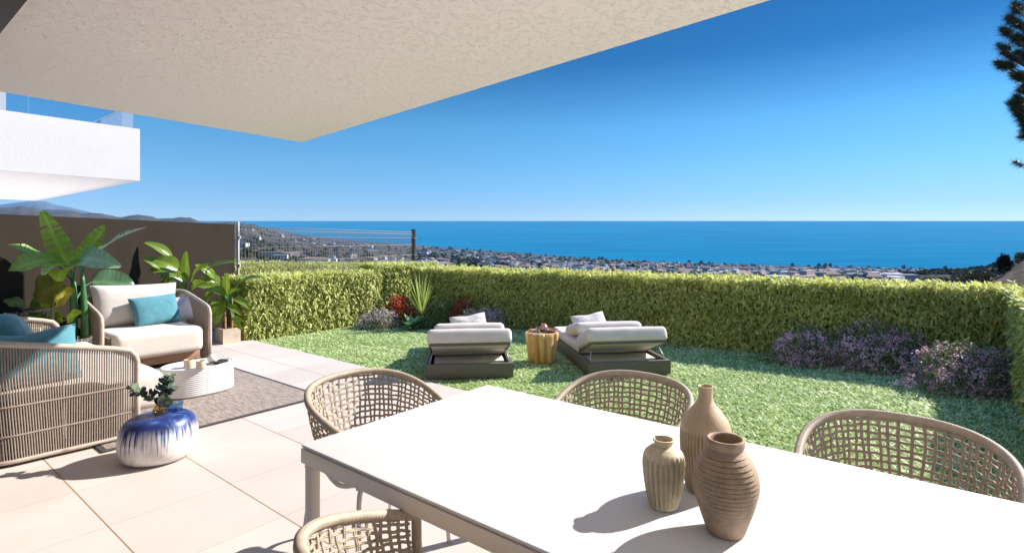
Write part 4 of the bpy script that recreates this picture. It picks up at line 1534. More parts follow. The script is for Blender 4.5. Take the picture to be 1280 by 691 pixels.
for ci, ctrl in enumerate(([(0, 0, 0.02), (-0.008, 0, 0.08), (-0.05, 0.0, 0.13), (-0.13, -0.01, 0.165), (-0.195, -0.01, 0.185)],
                           [(0, 0, 0.02), (0.005, 0, 0.09), (0.015, 0.01, 0.16), (0.035, 0.01, 0.22), (0.055, 0.012, 0.265)],
                           [(0, 0, 0.02), (0.005, 0, 0.075), (0.04, -0.02, 0.10), (0.07, -0.05, 0.085)],
                           [(0, 0, 0.02), (0.0, 0, 0.09), (0.03, 0.02, 0.14), (0.065, 0.03, 0.175)])):
    pts = smoothpath(ctrl, 20)
    sm = MB()
    sm.tube(pts, [0.0028 - 0.0018 * i / 20 for i in range(21)], 6)
    so = sm.build('stem', M_['greenstem'], eu)
    Pp, Dd, Nn = [], [], []
    Vt_, Ft_, Tt_ = [], [], []
    for i in range(7, 21):
        tdir = (pts[min(i + 1, 20)] - pts[i - 1]).normalized()
        for sgn in (-1, 1):
            ang_ = random.uniform(0, 2 * PI) if ci != 1 else random.uniform(-0.8, 0.8) + (i % 2) * PI / 2
            side = tdir.orthogonal().normalized()
            side.rotate(Matrix.Rotation(ang_ + (PI if sgn < 0 else 0), 3, tdir))
            dd_ = (side + tdir * 0.45).normalized()
            nn_ = dd_.cross(tdir.cross(dd_)).normalized() if False else (tdir - dd_ * tdir.dot(dd_)).normalized()
            r_ = random.uniform(0.019, 0.030) * (1.0 if i < 18 else 0.7)
            tx = dd_.cross(nn_).normalized()
            c_ = pts[i] + dd_ * r_ * 1.1
            b0 = len(Vt_)
            tv = random.random()
            Vt_.append(c_ - nn_ * 0.002)
            Tt_.append(tv)
            for k_ in range(8):
                a = 2 * PI * k_ / 8
                Vt_.append(c_ + dd_ * math.cos(a) * r_ * 1.1 + tx * math.sin(a) * r_ + nn_ * 0.003 * math.cos(2 * a))
                Tt_.append(tv)
            for k_ in range(8):
                Ft_.append((b0, b0 + 1 + k_, b0 + 1 + (k_ + 1) % 8))
    npmesh('leaves', np.array([tuple(v) for v in Vt_]), Ft_, M_['eucalyptus'], so, tint=Tt_, smooth=True)

# ================================================================== DINING TABLE
TB = np.array([-0.777, 1.985])
TW, TL, TH = 1.045, 2.36, 0.75
tb = empty('dining_table', 'long white dining table with beige metal frame', 'table', (TB[0], TB[1], 0), RZ)
mb = MB()
mb.box((TL / 2, TW / 2, TH - 0.005), (TL - 0.004, TW - 0.004, 0.010))
mb.build('table_top', M_['table_top'], tb, bevel=(0.0025, 2), sharp=40)
mb = MB()
apr = 0.052
for y_, sgn in ((0.014, 1), (TW - 0.014, -1)):
    mb.box((TL / 2, y_, TH - 0.0145 - apr / 2), (TL, 0.028, apr))
for x_ in (0.014, TL - 0.014):
    mb.box((x_, TW / 2, TH - 0.0145 - apr / 2), (0.028, TW - 0.056, apr))
for x_ in (0.8, 1.6):
    mb.box((x_, TW / 2, TH - 0.0145 - 0.02), (0.04, TW - 0.056, 0.035))
mb.build('apron', M_['table_frame'], tb, bevel=(0.0025, 2), sharp=40)
mb = MB()
mb.box((TL / 2, TW / 2, TH - 0.0125), (TL - 0.03, TW - 0.03, 0.0045))
mb.build('shadow_gap', M_['table_frame'], tb, smooth=False)
for lx_ in (0.03, TL - 0.03):
    for ly_ in (0.03, TW - 0.03):
        mb = MB()
        mb.prism(rounded_poly([(lx_ - 0.0235, ly_ - 0.0235), (lx_ + 0.0235, ly_ - 0.0235), (lx_ + 0.0235, ly_ + 0.0235), (lx_ - 0.0235, ly_ + 0.0235)], 0.02, 5), 0.0, TH - 0.0148 - apr - 0.0005)
        lg = mb.build('leg', M_['table_frame'], tb, sharp=50)
        rb = MB()
        rb.prism(rounded_poly([(lx_ - 0.025, ly_ - 0.025), (lx_ + 0.025, ly_ - 0.025), (lx_ + 0.025, ly_ + 0.025), (lx_ - 0.025, ly_ + 0.025)], 0.021, 5), TH - apr - 0.030, TH - apr - 0.026)
        rb.build('joint_ring', M_['table_frame'], lg, sharp=50)

# ================================================================== VASES ON THE TABLE
def ripple(prof, n):
    return [(max(0, q.x), q.z) for q in smoothpath([(r_, 0, z_) for r_, z_ in prof], n)]


# small fluted vase
p1 = Vector((0.428, 1.525, TH))
outer = ripple([(0.037, 0.0), (0.042, 0.010), (0.051, 0.05), (0.0575, 0.10), (0.0582, 0.130), (0.0525, 0.152), (0.036, 0.167), (0.0255, 0.172), (0.0245, 0.178), (0.029, 0.184), (0.0295, 0.189)], 60)
inner = [(0.0255, 0.190), (0.0215, 0.184), (0.020, 0.175), (0.030, 0.160), (0.045, 0.13), (0.040, 0.05), (0.0, 0.02)]


def flute(a, z, i):
    if z < 0.004 or z > 0.155 or i > 60:
        return 1.0
    k = min(1, (z - 0.004) / 0.012) * min(1, max(0, (0.150 + 0.008 * math.cos(22 * a) - z) / 0.012))
    return 1 - 0.13 * k * abs(math.sin(11 * a)) ** 0.8




def groove(mb, prof, seg, mod, lo, hi):
    out = []
    for i, (r_, z_) in enumerate(prof):
        for k_ in range(seg):
            out.append(min(1, max(0, (hi - mod(2 * PI * k_ / seg, z_, i)) / (hi - lo))))
    return out


def set_tint(o_, t_):
    at_ = o_.data.attributes.new('tint', 'FLOAT', 'POINT')
    at_.data.foreach_set('value', np.asarray(t_, dtype=np.float32))
    return o_


mb = MB()
pf = [(0.0, 0.0)] + outer + inner
mb.lathe(pf, 264, mod=flute)
tag(set_tint(mb.build('clay_vase', M_['clay_pale'], None, p1), [0.6 * q for q in groove(mb, pf, 264, flute, 0.86, 0.97)]), 'short pale clay vase with vertical flutes, smallest on the table', 'vase')
# tall bottle vase
p2 = Vector((0.582, 1.625, TH))
outer = ripple([(0.052, 0.0), (0.058, 0.012), (0.067, 0.06), (0.0735, 0.12), (0.0745, 0.165), (0.0725, 0.185), (0.066, 0.207), (0.052, 0.230), (0.034, 0.252), (0.0235, 0.268), (0.0205, 0.285), (0.0215, 0.305), (0.0235, 0.311)], 70)
inner = [(0.0205, 0.312), (0.0175, 0.305), (0.016, 0.28), (0.03, 0.24), (0.06, 0.18), (0.045, 0.03), (0.0, 0.02)]


def ribs(a, z, i):
    if i > 70 or z > 0.186 or z < 0.006:
        return 1.0
    return 1 - 0.035 * (0.5 + 0.5 * math.cos(46 * a)) * min(1, (0.186 - z) / 0.006)


mb = MB()
pf = [(0.0, 0.0)] + outer + inner
mb.lathe(pf, 368, mod=ribs)
tag(set_tint(mb.build('clay_vase', M_['clay_sand'], None, p2), [0.55 * q for q in groove(mb, pf, 368, ribs, 0.963, 0.99)]), 'tall sandy clay bottle vase with a narrow neck', 'vase')
# big ridged vase
p3 = Vector((0.550, 1.391, TH))
outer = ripple([(0.044, 0.0), (0.049, 0.010), (0.064, 0.055), (0.0755, 0.098), (0.0795, 0.126), (0.0765, 0.155), (0.066, 0.183), (0.0535, 0.203), (0.0445, 0.214), (0.0432, 0.219), (0.0468, 0.224), (0.0475, 0.236), (0.0455, 0.241)], 420)
inner = [(0.040, 0.241), (0.0375, 0.235), (0.036, 0.215), (0.055, 0.18), (0.070, 0.13), (0.05, 0.05), (0.0, 0.02)]


def ridges(a, z, i):
    if z < 0.035 or z > 0.208 or i > 420:
        return 1.0
    s = (z - 0.035) / 0.0112 + 0.12 * math.sin(a + z * 20) + 0.1 * math.sin(2 * a)
    f = s - math.floor(s)
    k = 1.0 if z > 0.085 else max(0.25, (z - 0.035) / 0.05)
    return 1 + 0.030 * k * (1 - f) ** 1.3 - 0.025 * k * max(0, 1 - abs(f - 0.9) / 0.1)


mb = MB()
pf = [(0.0, 0.0)] + outer + inner
mb.lathe(pf, 120, mod=ridges)
tag(set_tint(mb.build('clay_vase', M_['clay_brown'], None, p3), [0.7 * q for q in groove(mb, pf, 120, ridges, 0.976, 0.999)]), 'rounded brown clay vase with horizontal ridges, nearest the camera', 'vase')

# ================================================================== WOVEN DINING CHAIRS
def chair_geometry():
    A, B, FA = 0.315, 0.30, 0.17                       # half width, back depth, arm length ahead of the middle

    def plan(s):                                       # s in -1..1 from right arm end round the back to the left
        L1 = FA
        L2 = PI * 0.5 * (A + B) / 2 * 1.0
        tot = L1 + L2
        q = abs(s) * tot
        sg_ = -1 if s < 0 else 1
        if q <= L2:
            th = q / L2 * PI / 2
            c, sn = math.cos(th), math.sin(th)
            x = A * sn ** 0.86
            y = -B * c ** 0.86
        else:
            f = (q - L2) / L1
            x = A - 0.022 * f * f
            y = FA * f
        return -sg_ * x, y

    def rimz(s):
        x, y = plan(s)
        f = min(1, max(0, (y + B) / (B + FA)))
        return 0.805 - 0.145 * f ** 1.15

    def seat_pt(s):
        x, y = plan(s)
        return x * 0.80, y * 0.80 + 0.012, 0.455

    def surf(s, t):
        x0, y0 = plan(s)
        x1, y1, z1 = seat_pt(s)
        z0 = rimz(s)
        k = t + 0.16 * math.sin(t * PI)                # curves inwards low down
        w = t ** 1.5 * 0.85 + 0.15 * t
        return Vector((x0 + (x1 - x0) * w, y0 + (y1 - y0) * w, z0 + (z1 - z0) * t))
    rim = MB()
    pts = []
    end = 0.985
    for i in range(65):
        s = -end + 2 * end * i / 64
        x, y = plan(s)
        pts.append(Vector((x, y, rimz(s))))
    # front posts bend down to the seat
    def post(s):
        x, y = plan(s)
        z = rimz(s)
        q = seat_pt(s)
        return [Vector((x, y + 0.012, z - 0.006)), Vector((x, y + 0.021, z - 0.026)), Vector((x * 0.985, y + 0.018, z - 0.09)), Vector((q[0] * 1.02, q[1] + 0.012, q[2]))]
    pa_, pb_ = post(-1), post(1)
    rim.tube(pa_[::-1] + pts + pb_, 0.0155, 10)
    # binding coils seen as fine ridges on the rail
    coil = MB()
    full = smoothpath(pts, 620)
    tp = []
    for i, p in enumerate(full):
        tdir = (full[min(i + 1, len(full) - 1)] - full[max(i - 1, 0)]).normalized()
        a = tdir.cross(Vector((0, 0, 1))).normalized()
        b = tdir.cross(a)
        ph = i * 2 * PI / 5.0
        tp.append(p + (a * math.cos(ph) + b * math.sin(ph)) * 0.0150)
    coil.tube(tp, 0.0023, 4, caps=False)
    wv = MB()
    ncol = 46
    rr = random.Random(3)
    cols = [(-1 + 2 * (i + 0.5) / ncol) for i in range(ncol)]
    trow = [0.06, 0.13, 0.205, 0.28, 0.355, 0.43, 0.51, 0.59, 0.67, 0.76, 0.86, 0.95]
    for ci, s in enumerate(cols):
        j1, j2 = rr.uniform(-0.010, 0.010), rr.uniform(-0.010, 0.010)
        for off in (-0.0034, 0.0034):
            pl_ = []
            for k in range(12):
                t = k / 11
                ss = max(-1, min(1, s + off + j1 * math.sin(t * PI) + j2 * math.sin(2 * t * PI)))
                p = surf(ss, t)
                w = 0.0042 * math.cos((t * 8 + ci) * PI)
                nrm = Vector((p.x, p.y, 0)).normalized()
                pl_.append(p + nrm * w)
            wv.tube(pl_, 0.0036, 5, caps=False)
    for ri, t in enumerate(trow):
        for off in (-0.0075, 0.0075):
            pl_ = []
            for k in range(97):
                s = -0.99 + 1.98 * k / 96
                wob = 0.007 * math.sin(k * 0.37 + ri * 2.1) + 0.004 * math.sin(k * 0.9 + ri)
                p = surf(s, min(0.98, max(0.02, t + off + wob)))
                nrm = Vector((p.x, p.y, 0)).normalized()
                w = -0.0042 * math.cos((k / 96 * ncol + ri) * PI)
                pl_.append(p + nrm * w)
            wv.tube(pl_, 0.0032, 5, caps=False)
    fr_ = MB()
    ring = [Vector(seat_pt(-1 + 2 * i / 48)) - Vector((0, 0, 0.006)) for i in range(49)]
    fr_.tube(ring, 0.012, 8)
    # seat frame: cross tubes with dropped middles under the cushion
    for sgn in (-1, 1):
        fr_.tube(smoothpath([(sgn * 0.235, 0.16, 0.445), (sgn * 0.225, 0.0, 0.40), (sgn * 0.19, -0.19, 0.43)], 12), 0.011, 8)
    fr_.tube(smoothpath([(-0.235, 0.155, 0.43), (-0.05, 0.175, 0.395), (0.05, 0.175, 0.395), (0.235, 0.155, 0.43)], 16), 0.011, 8)
    fr_.tube(smoothpath([(-0.2, -0.16, 0.425), (0.0, -0.18, 0.40), (0.2, -0.16, 0.425)], 16), 0.011, 8)
    legs = []
    for sx, y0, y1 in ((-1, 0.155, 0.215), (1, 0.155, 0.215), (-1, -0.165, -0.245), (1, -0.165, -0.245)):
        lg = MB()
        lg.tube(smoothpath([(sx * 0.205, y0, 0.425), (sx * 0.232, y0 + (y1 - y0) * 0.25, 0.40), (sx * 0.245, y0 + (y1 - y0) * 0.45, 0.30), (sx * 0.262, y1, 0.0)], 12), [0.0125 - 0.003 * i / 12 for i in range(13)], 8)
        legs.append(lg)
    return rim, coil, wv, fr_, legs


rim, coil, wv, fr_, legs = chair_geometry()
chair = empty('dining_chair', '', 'chair')
rail_o = rim.build('arm_rail', M_['strap'], chair)
coil.build('binding', M_['strap'], rail_o)
wv.build('woven_back', M_['strap'], chair)
fr_.build('seat_frame', M_['leg_white'], chair)
for lg in legs:
    lg.build('leg', M_['leg_white'], chair)
softbox('seat_cushion', (0.44, 0.43, 0.065), M_['taupe_cushion'], chair, (0, -0.015, 0.462), r=0.028, puff=0.008, seed=2)


def copy_tree(o, parent=None):
    c = o.copy()
    COL.objects.link(c)
    if parent is not None:
        c.parent = parent
    for ch in list(o.children):
        copy_tree(ch, c)
    return c


protos_children = list(chair.children)


def on_table(x, y):
    m = Matrix.Rotation(RZ, 3, 'Z') @ Vector((x, y, 0))
    return TB[0] + m.x, TB[1] + m.y


CH = [((0.655, TW + 0.19), RZ + PI, 'woven dining chair behind the white table, nearest the second lounger'),
      ((1.735, TW + 0.20), RZ + PI, 'woven dining chair at the right edge, behind the white table'),
      ((-0.285, TW / 2 + 0.05), RZ - PI / 2, 'woven dining chair at the left short end of the white table'),
      ((0.868, -0.14), RZ, 'woven dining chair at the bottom edge, in front of the white table')]
for i, ((x, y), rz, lab) in enumerate(CH):
    c_ = chair if i == 0 else copy_tree(chair)
    X, Y = on_table(x, y)
    c_.location = (X, Y, 0)
    c_.rotation_euler = (0, 0, rz)
    tag(c_, lab, 'chair', 'woven dining chairs round the table')

# ================================================================== SUN LOUNGERS
def make_lounger(loc, rotz, label):
    """local frame: y away from the camera (foot end far), x right; origin under the near left corner's middle"""
    t = empty('sun_lounger', label, 'sun lounger', loc, rotz, 'sun loungers on the lawn')
    w, l, h = 0.95, 1.86, 0.155
    mb = MB()
    th = 0.045
    mb.box((0, th / 2, h / 2), (w, th, h))
    mb.box((0, l - th / 2, h / 2), (w, th, h))
    for sx in (-1, 1):
        mb.box((sx * (w / 2 - th / 2), l / 2, h / 2), (th, l - 2 * th, h))
    mb.box((0, l / 2, 0.03), (w - 2 * th, l - 2 * th, 0.03))
    mb.build('base_frame', M_['lounger_frame'], t, bevel=(0.004, 2), sharp=40)
    # flat mattress, hinged back
    piv_y, piv_z, ang_ = 0.53, 0.170, R(20)
    softbox('mattress', (w - 0.03, l - piv_y + 0.05, 0.115), M_['cream2'], t, (0, (l + piv_y) / 2 + 0.01, 0.200), r=0.045, puff=0.012, seed=5)
    bl = 0.52
    M = Matrix.Translation((0, piv_y, piv_z)) @ Matrix.Rotation(-ang_, 4, 'X')

    def bl_pt(x, y, z):
        return M @ Vector((x, y, z))
    bp = MB()
    for (x0, x1, y0, y1, z0, z1) in ((-w / 2 + 0.05, w / 2 - 0.05, -bl + 0.02, 0, 0.0, 0.022),):
        vs = [bl_pt(x, y, z) for x in (x0, x1) for y in (y0, y1) for z in (z0, z1)]
        bp.add(vs, [(0, 1, 3, 2), (4, 6, 7, 5), (0, 4, 5, 1), (2, 3, 7, 6), (0, 2, 6, 4), (1, 5, 7, 3)])
    bp.build('back_board', M_['lounger_in'], t, smooth=False)
    fb = MB()
    for x in (-w / 2 + 0.04, w / 2 - 0.04):
        vs = [bl_pt(x + dx_, y, z) for dx_ in (-0.012, 0.012) for y in (-bl, 0) for z in (-0.002, 0.0225)]
        fb.add(vs, [(0, 1, 3, 2), (4, 6, 7, 5), (0, 4, 5, 1), (2, 3, 7, 6), (0, 2, 6, 4), (1, 5, 7, 3)])
    vs = [bl_pt(x, y, z) for x in (-w / 2 + 0.052, w / 2 - 0.052) for y in (-bl, -bl + 0.019) for z in (-0.002, 0.0225)]
    fb.add(vs, [(0, 1, 3, 2), (4, 6, 7, 5), (0, 4, 5, 1), (2, 3, 7, 6), (0, 2, 6, 4), (1, 5, 7, 3)])
    fb.build('back_frame', M_['lounger_frame'], t, smooth=False)
    c_ = bl_pt(0, -bl / 2 - 0.005, 0.024 + 0.082)
    softbox('back_mattress', (w - 0.01, bl + 0.03, 0.165), M_['cream2'], t, c_, (-ang_, 0, 0), r=0.05, puff=0.014, seed=11)
    for sx in (-1, 1):
        sb = MB()
        sb.tube([bl_pt(sx * (w / 2 - 0.075), -0.36, -0.01), (sx * (w / 2 - 0.03), 0.06, h - 0.01)], 0.005, 6)
        sb.build('gas_strut', M_['galv'], t)
    iv = MB()
    iv.box((0, 0.42, 0.088), (w - 0.16, 0.36, 0.085))
    iv.build('inner_tray', M_['lounger_in'], t, smooth=False)
    return t


L1 = (-0.456, 5.885, -0.004)
R1 = R(6.5)
L2 = (1.318, 6.005, -0.004)
R2 = R(8.5)
make_lounger(L1, R1, 'cream sun lounger on the left of the wooden stump')
make_lounger(L2, R2, 'cream sun lounger on the right of the wooden stump')
for (b, rz, a, lab1, lab2, sd) in ((L1, R1, 0.02, 'cream bolster cushion on the left lounger', 'small off white pillow on the left lounger', 3),
                                   (L2, R2, 0.0, 'cream bolster cushion on the right lounger', 'small off white pillow on the right lounger', 6)):
    p = local(b, rz, a, 0.99, 0.356)
    o = softbox('bolster_cushion', (0.86, 0.60, 0.145), M_['cream2'], None, p, (-R(13), 0, rz), r=0.06, puff=0.015, seed=sd + 20)
    tag(o, lab1, 'cushion', 'lounger bolsters')
    p = local(b, rz, 0.0 + (0.03 if sd == 3 else -0.06), 1.30, 0.285)
    o = pillow('small_pillow', 0.48, 0.26, 0.13, M_['cream'], None, stand(p, rz + PI, R(-38), R(-9), 0.26), sd + 40, 0.03, chop=0.5)
    tag(o, lab2, 'pillow', 'lounger pillows')

# ================================================================== STUMP TABLE
p = Vector((0.375, 6.72, -0.02))
sp_ = empty('stump_table', 'golden wooden tree stump side table between the loungers', 'side table', p)
mb = MB()
lobes = [(0.0, 1), ]


def lob(a, z, i):
    v = 0.0
    for a0, wdt, dp_ in ((-2.35, 0.10, 0.10), (-1.92, 0.09, 0.20), (-1.35, 0.10, 0.24), (-0.72, 0.09, 0.11), (-0.1, 0.12, 0.16), (0.7, 0.1, 0.18), (1.5, 0.12, 0.2), (2.4, 0.12, 0.16)):
        d_ = (a - a0 - 0.25 * (0.2 - z) + PI) % (2 * PI) - PI
        v -= dp_ * math.exp(-(d_ / wdt) ** 2)
    return 1 + v + 0.02 * math.sin(5 * a + z * 9)


pr_ = [(0.0, 0.0), (0.150, 0.0), (0.165, 0.012), (0.178, 0.06), (0.19, 0.14), (0.200, 0.24), (0.207, 0.33), (0.210, 0.368), (0.205, 0.376)]
mb.lathe(pr_, 160, mod=lob)
mb.f.pop()
mb.build('trunk', M_['stump'], sp_, sharp=60)
mb = MB()
mb.add([(0.206 * lob(2 * PI * k_ / 160, 0.376, 0) * math.cos(2 * PI * k_ / 160), 0.206 * lob(2 * PI * k_ / 160, 0.376, 0) * math.sin(2 * PI * k_ / 160), 0.3765) for k_ in range(160)], [tuple(range(160))])
mb.build('cut_top', M_['stump_top'], sp_, smooth=False)
ZP = p.z + 0.378
cj = MB()
cj.lathe([(0.0, 0.0), (0.035, 0.0), (0.055, 0.02), (0.058, 0.045), (0.042, 0.075), (0.026, 0.088), (0.03, 0.098), (0.026, 0.098), (0.02, 0.088), (0.0, 0.085)], 24)
tag(cj.build('copper_jug', M_['copper'], None, (p.x + 0.02, p.y + 0.04, ZP)), 'round copper jug on the wooden stump', 'jug')
cb_ = MB()
cb_.lathe([(0.0, 0.0), (0.04, 0.0), (0.075, 0.018), (0.085, 0.036), (0.08, 0.036), (0.07, 0.02), (0.0, 0.008)], 24)
tag(cb_.build('copper_bowl', M_['copper'], None, (p.x + 0.115, p.y + 0.0, ZP)), 'shallow copper bowl at the right of the jug on the stump', 'bowl')
wbk = MB()
wbk.box((0, 0, 0.014), (0.10, 0.09, 0.028), rz=0.3)
tag(wbk.build('wooden_coaster', M_['stump_top'], None, (p.x - 0.10, p.y + 0.03, ZP), bevel=(0.004, 2)), 'wooden block coaster at the left on the stump', 'coaster')
for dx_, dy_, hh_, lab in ((-0.055, -0.07, 0.085, 'clear drinking glass left of the copper jug'), (0.04, -0.075, 0.08, 'clear drinking glass in front of the copper jug'), ):
    gb = MB()
    gb.lathe([(0.0, 0.0), (0.026, 0.0), (0.028, 0.005), (0.032, hh_), (0.030, hh_), (0.026, 0.010), (0.0, 0.008)], 24)
    tag(gb.build('drinking_glass', M_['glass'], None, (p.x + dx_, p.y + dy_, ZP)), lab, 'glass', 'drinking glasses on the stump')

# ================================================================== BUSHES AND BED PLANTS
def scatter_ball(n, c, r, flat_bottom=0.0):
    """points in a lumpy dome, thicker outside"""
    d = norm(rng.normal(0, 1, (n, 3)))
    d[:, 2] = np.abs(d[:, 2]) * 1.0 - 0.12
    k = (1 - rng.random(n) ** 2 * 0.45)
    lump = 0.66 + 0.95 * (fbm(d[:, 0] * 3.1 + c[0] * 3 + 9, d[:, 1] * 3.1 + d[:, 2] * 2.7 + 5, 3, 17) - 0.25)
    P = d * (k * lump)[:, None] * np.array(r)
    P[:, 2] = np.maximum(P[:, 2], -0.01)
    return P, d


def bush(name, label, cat, loc, r, leaf_m, petal_m=None, n=3200, leaf=0.035, petals=900, psize=0.012, group=None, core=True):
    root = empty(name, label, cat, loc, 0, group)
    P, d = scatter_ball(n, loc, r)
    D = d * 0.6 + rng.normal(0, 0.5, (n, 3)) + np.array([0, 0, 0.25])
    Nf = norm(d + rng.normal(0, 0.6, (n, 3)))
    Lf = leaf * rng.uniform(0.6, 1.3, n)
    Vt, F = leaf_arrays(P, D, Nf, Lf, Lf * 0.42)
    tn = np.clip(rng.normal(0.45, 0.22, n), 0, 1)
    npmesh('foliage', Vt, F, leaf_m, root, tint=np.repeat(tn, 5))
    if petal_m:
        # blossoms stand in loose heads of small petals
        heads = petals // 9
        Ph, dh = scatter_ball(heads, (loc[0] + 1, 0, 0), [q * 1.03 for q in r])
        Ph = Ph * (0.93 / np.maximum(0.75, 1))
        P2 = np.repeat(Ph, 9, axis=0) + rng.normal(0, 0.016, (heads * 9, 3))
        D2_ = norm(np.repeat(dh, 9, axis=0) * 0.6 + rng.normal(0, 0.7, (heads * 9, 3)))
        N2_ = norm(np.repeat(dh, 9, axis=0) + rng.normal(0, 0.5, (heads * 9, 3)))
        Vt, F = leaf_arrays(P2, D2_, N2_, psize * rng.uniform(0.7, 1.4, heads * 9), psize * 0.9, fold=0.1, curl=0.0)
        tn = np.clip(np.repeat(rng.random(heads), 9) * 0.7 + rng.random(heads * 9) * 0.3, 0, 1)
        npmesh('blossoms', Vt, F, petal_m, root, tint=np.repeat(tn, 5))
    st_ = MB()
    for _ in range(9):
        a = random.uniform(0, 2 * PI)
        st_.tube(smoothpath([(0.02 * math.cos(a), 0.02 * math.sin(a), -0.02), (0.3 * r[0] * math.cos(a), 0.3 * r[1] * math.sin(a), 0.4 * r[2]), (0.7 * r[0] * math.cos(a), 0.7 * r[1] * math.sin(a), 0.75 * r[2])], 6), 0.005, 5)
    st_.build('stems', M_['trunk'], root)
    return root


# the corner bed
bush('flowering_bush', 'pale pink flowering bush at the foot of the sunlit hedge', 'bush', (*G(474, 408)[:2], -0.02), (0.44, 0.34, 0.40), M_['bush'], M_['pink_petal'], 2600, 0.035, 4500, 0.019)
bush('red_bush', 'red leaved bush behind the pink flowers and the spiky plant', 'bush', (*PD(499, 400, 9.75)[:2], -0.02), (0.33, 0.26, 0.66), M_['red_leaf'], None, 2200, 0.045)
bush('green_bush', 'small dark green bush right of the spiky plant', 'bush', (*G(549, 408)[:2], -0.02), (0.36, 0.28, 0.58), M_['bush'], None, 3000, 0.04)
bush('red_bush', 'low red leaved bush behind the lilac flowers', 'bush', (*PD(579, 400, 9.45)[:2], -0.02), (0.36, 0.22, 0.60), M_['red_leaf'], None, 1600, 0.045)
bush('flowering_bush', 'lilac flowering bush behind the left lounger', 'bush', (*G(602, 413)[:2], -0.02), (0.52, 0.32, 0.52), M_['bush'], M_['lilac_petal'], 2800, 0.035, 5500, 0.019)
# spiky plant
yp = G(528, 409)
yr = empty('spiky_plant', 'tall yellow green spiky sword leaved plant in the corner bed', 'plant', (yp.x, yp.y - 0.05, -0.02))


def strap_leaf(p0, p1, sag, w, nseg=10, tw=0.0, fold=0.15, tip=1.4):
    """a sword leaf from p0 to p1, bent by sag"""
    p0, p1 = Vector(p0), Vector(p1)
    d = p1 - p0
    side = d.cross(Vector((0, 0, 1)))
    side = side.normalized() if side.length > 1e-4 else Vector((1, 0, 0))
    side.rotate(Matrix.Rotation(tw, 3, d.normalized()))
    up = side.cross(d).normalized()
    vs, fs = [], []
    for i in range(nseg + 1):
        t = i / nseg
        c = p0 + d * t + Vector((0, 0, -sag)) * (t * t) + up * 0
        ww = w * (0.75 + 0.5 * math.sin(min(1, t * 1.3) * PI * 0.5) * (1 - t)) * max(0.02, (1 - t ** tip))
        vs += [c - side * ww / 2 + up * ww * fold, c, c + side * ww / 2 + up * ww * fold]
    for i in range(nseg):
        for k_ in range(2):
            a = i * 3 + k_
            fs.append((a, a + 1, a + 4, a + 3))
    return vs, fs


for i in range(26):
    a = i * 2.399 + 0.3
    el = 0.30 + 0.95 * (1 - i / 26) ** 1.0 if i > 4 else 1.35
    L_ = random.uniform(0.62, 0.88)
    el = random.uniform(1.08, 1.5) if i < 20 else random.uniform(0.8, 1.1)
    d_ = Vector((math.cos(a) * math.cos(el), math.sin(a) * math.cos(el), math.sin(el))) * L_
    vs, fs = strap_leaf((0, 0, 0.22), Vector((0, 0, 0.22)) + d_, 0.04, 0.05, 9, random.uniform(-0.4, 0.4))
    tv = random.random()
    npmesh('leaf', [tuple(v) for v in vs], fs, M_['yucca'], yr, tint=[min(1, tv * 0.7 + 0.3 * (j % 3 != 1)) for j in range(len(vs))], smooth=True)
mb = MB()
mb.tube([(0, 0, 0), (0, 0, 0.26)], [0.05, 0.035], 8)
mb.build('stem', M_['trunk'], yr)
# broad succulent
sg_p = G(515, 409)
sr = empty('broad_leaf_succulent', 'low plant with broad pale green leaves below the spiky plant', 'plant', (sg_p.x + 0.02, sg_p.y - 0.12, -0.02))
for i in range(16):
    a = i * 2.399
    el = random.uniform(0.25, 1.2)
    L_ = random.uniform(0.22, 0.42)
    d_ = Vector((math.cos(a) * math.cos(el), math.sin(a) * math.cos(el), math.sin(el))) * L_
    vs, fs = strap_leaf((0, 0, 0.02), Vector((0, 0, 0.02)) + d_, 0.06, 0.13, 8, random.uniform(-0.3, 0.3), 0.2, 3.0)
    npmesh('leaf', [tuple(v) for v in vs], fs, M_['succulent'], sr, tint=[random.uniform(0.2, 0.9)] * len(vs), smooth=True)
# the lilac row on the right
for px, py, r_, lab in ((1022, 455, (0.60, 0.40, 0.50), 'lilac flowering bush at the left end of the right hand bed'),
                        (1112, 462, (0.72, 0.46, 0.66), 'tallest lilac flowering bush in the middle of the right hand bed'),
                        (1226, 488, (0.66, 0.48, 0.56), 'lilac flowering bush in the right corner by the side hedge')):
    q = G(px, py)
    bush('flowering_bush', lab, 'bush', (q.x, q.y + 0.15, -0.02), r_, M_['bush'], M_['lilac_petal'], 4200, 0.036, 8000, 0.019, 'lilac bushes in the right hand bed')

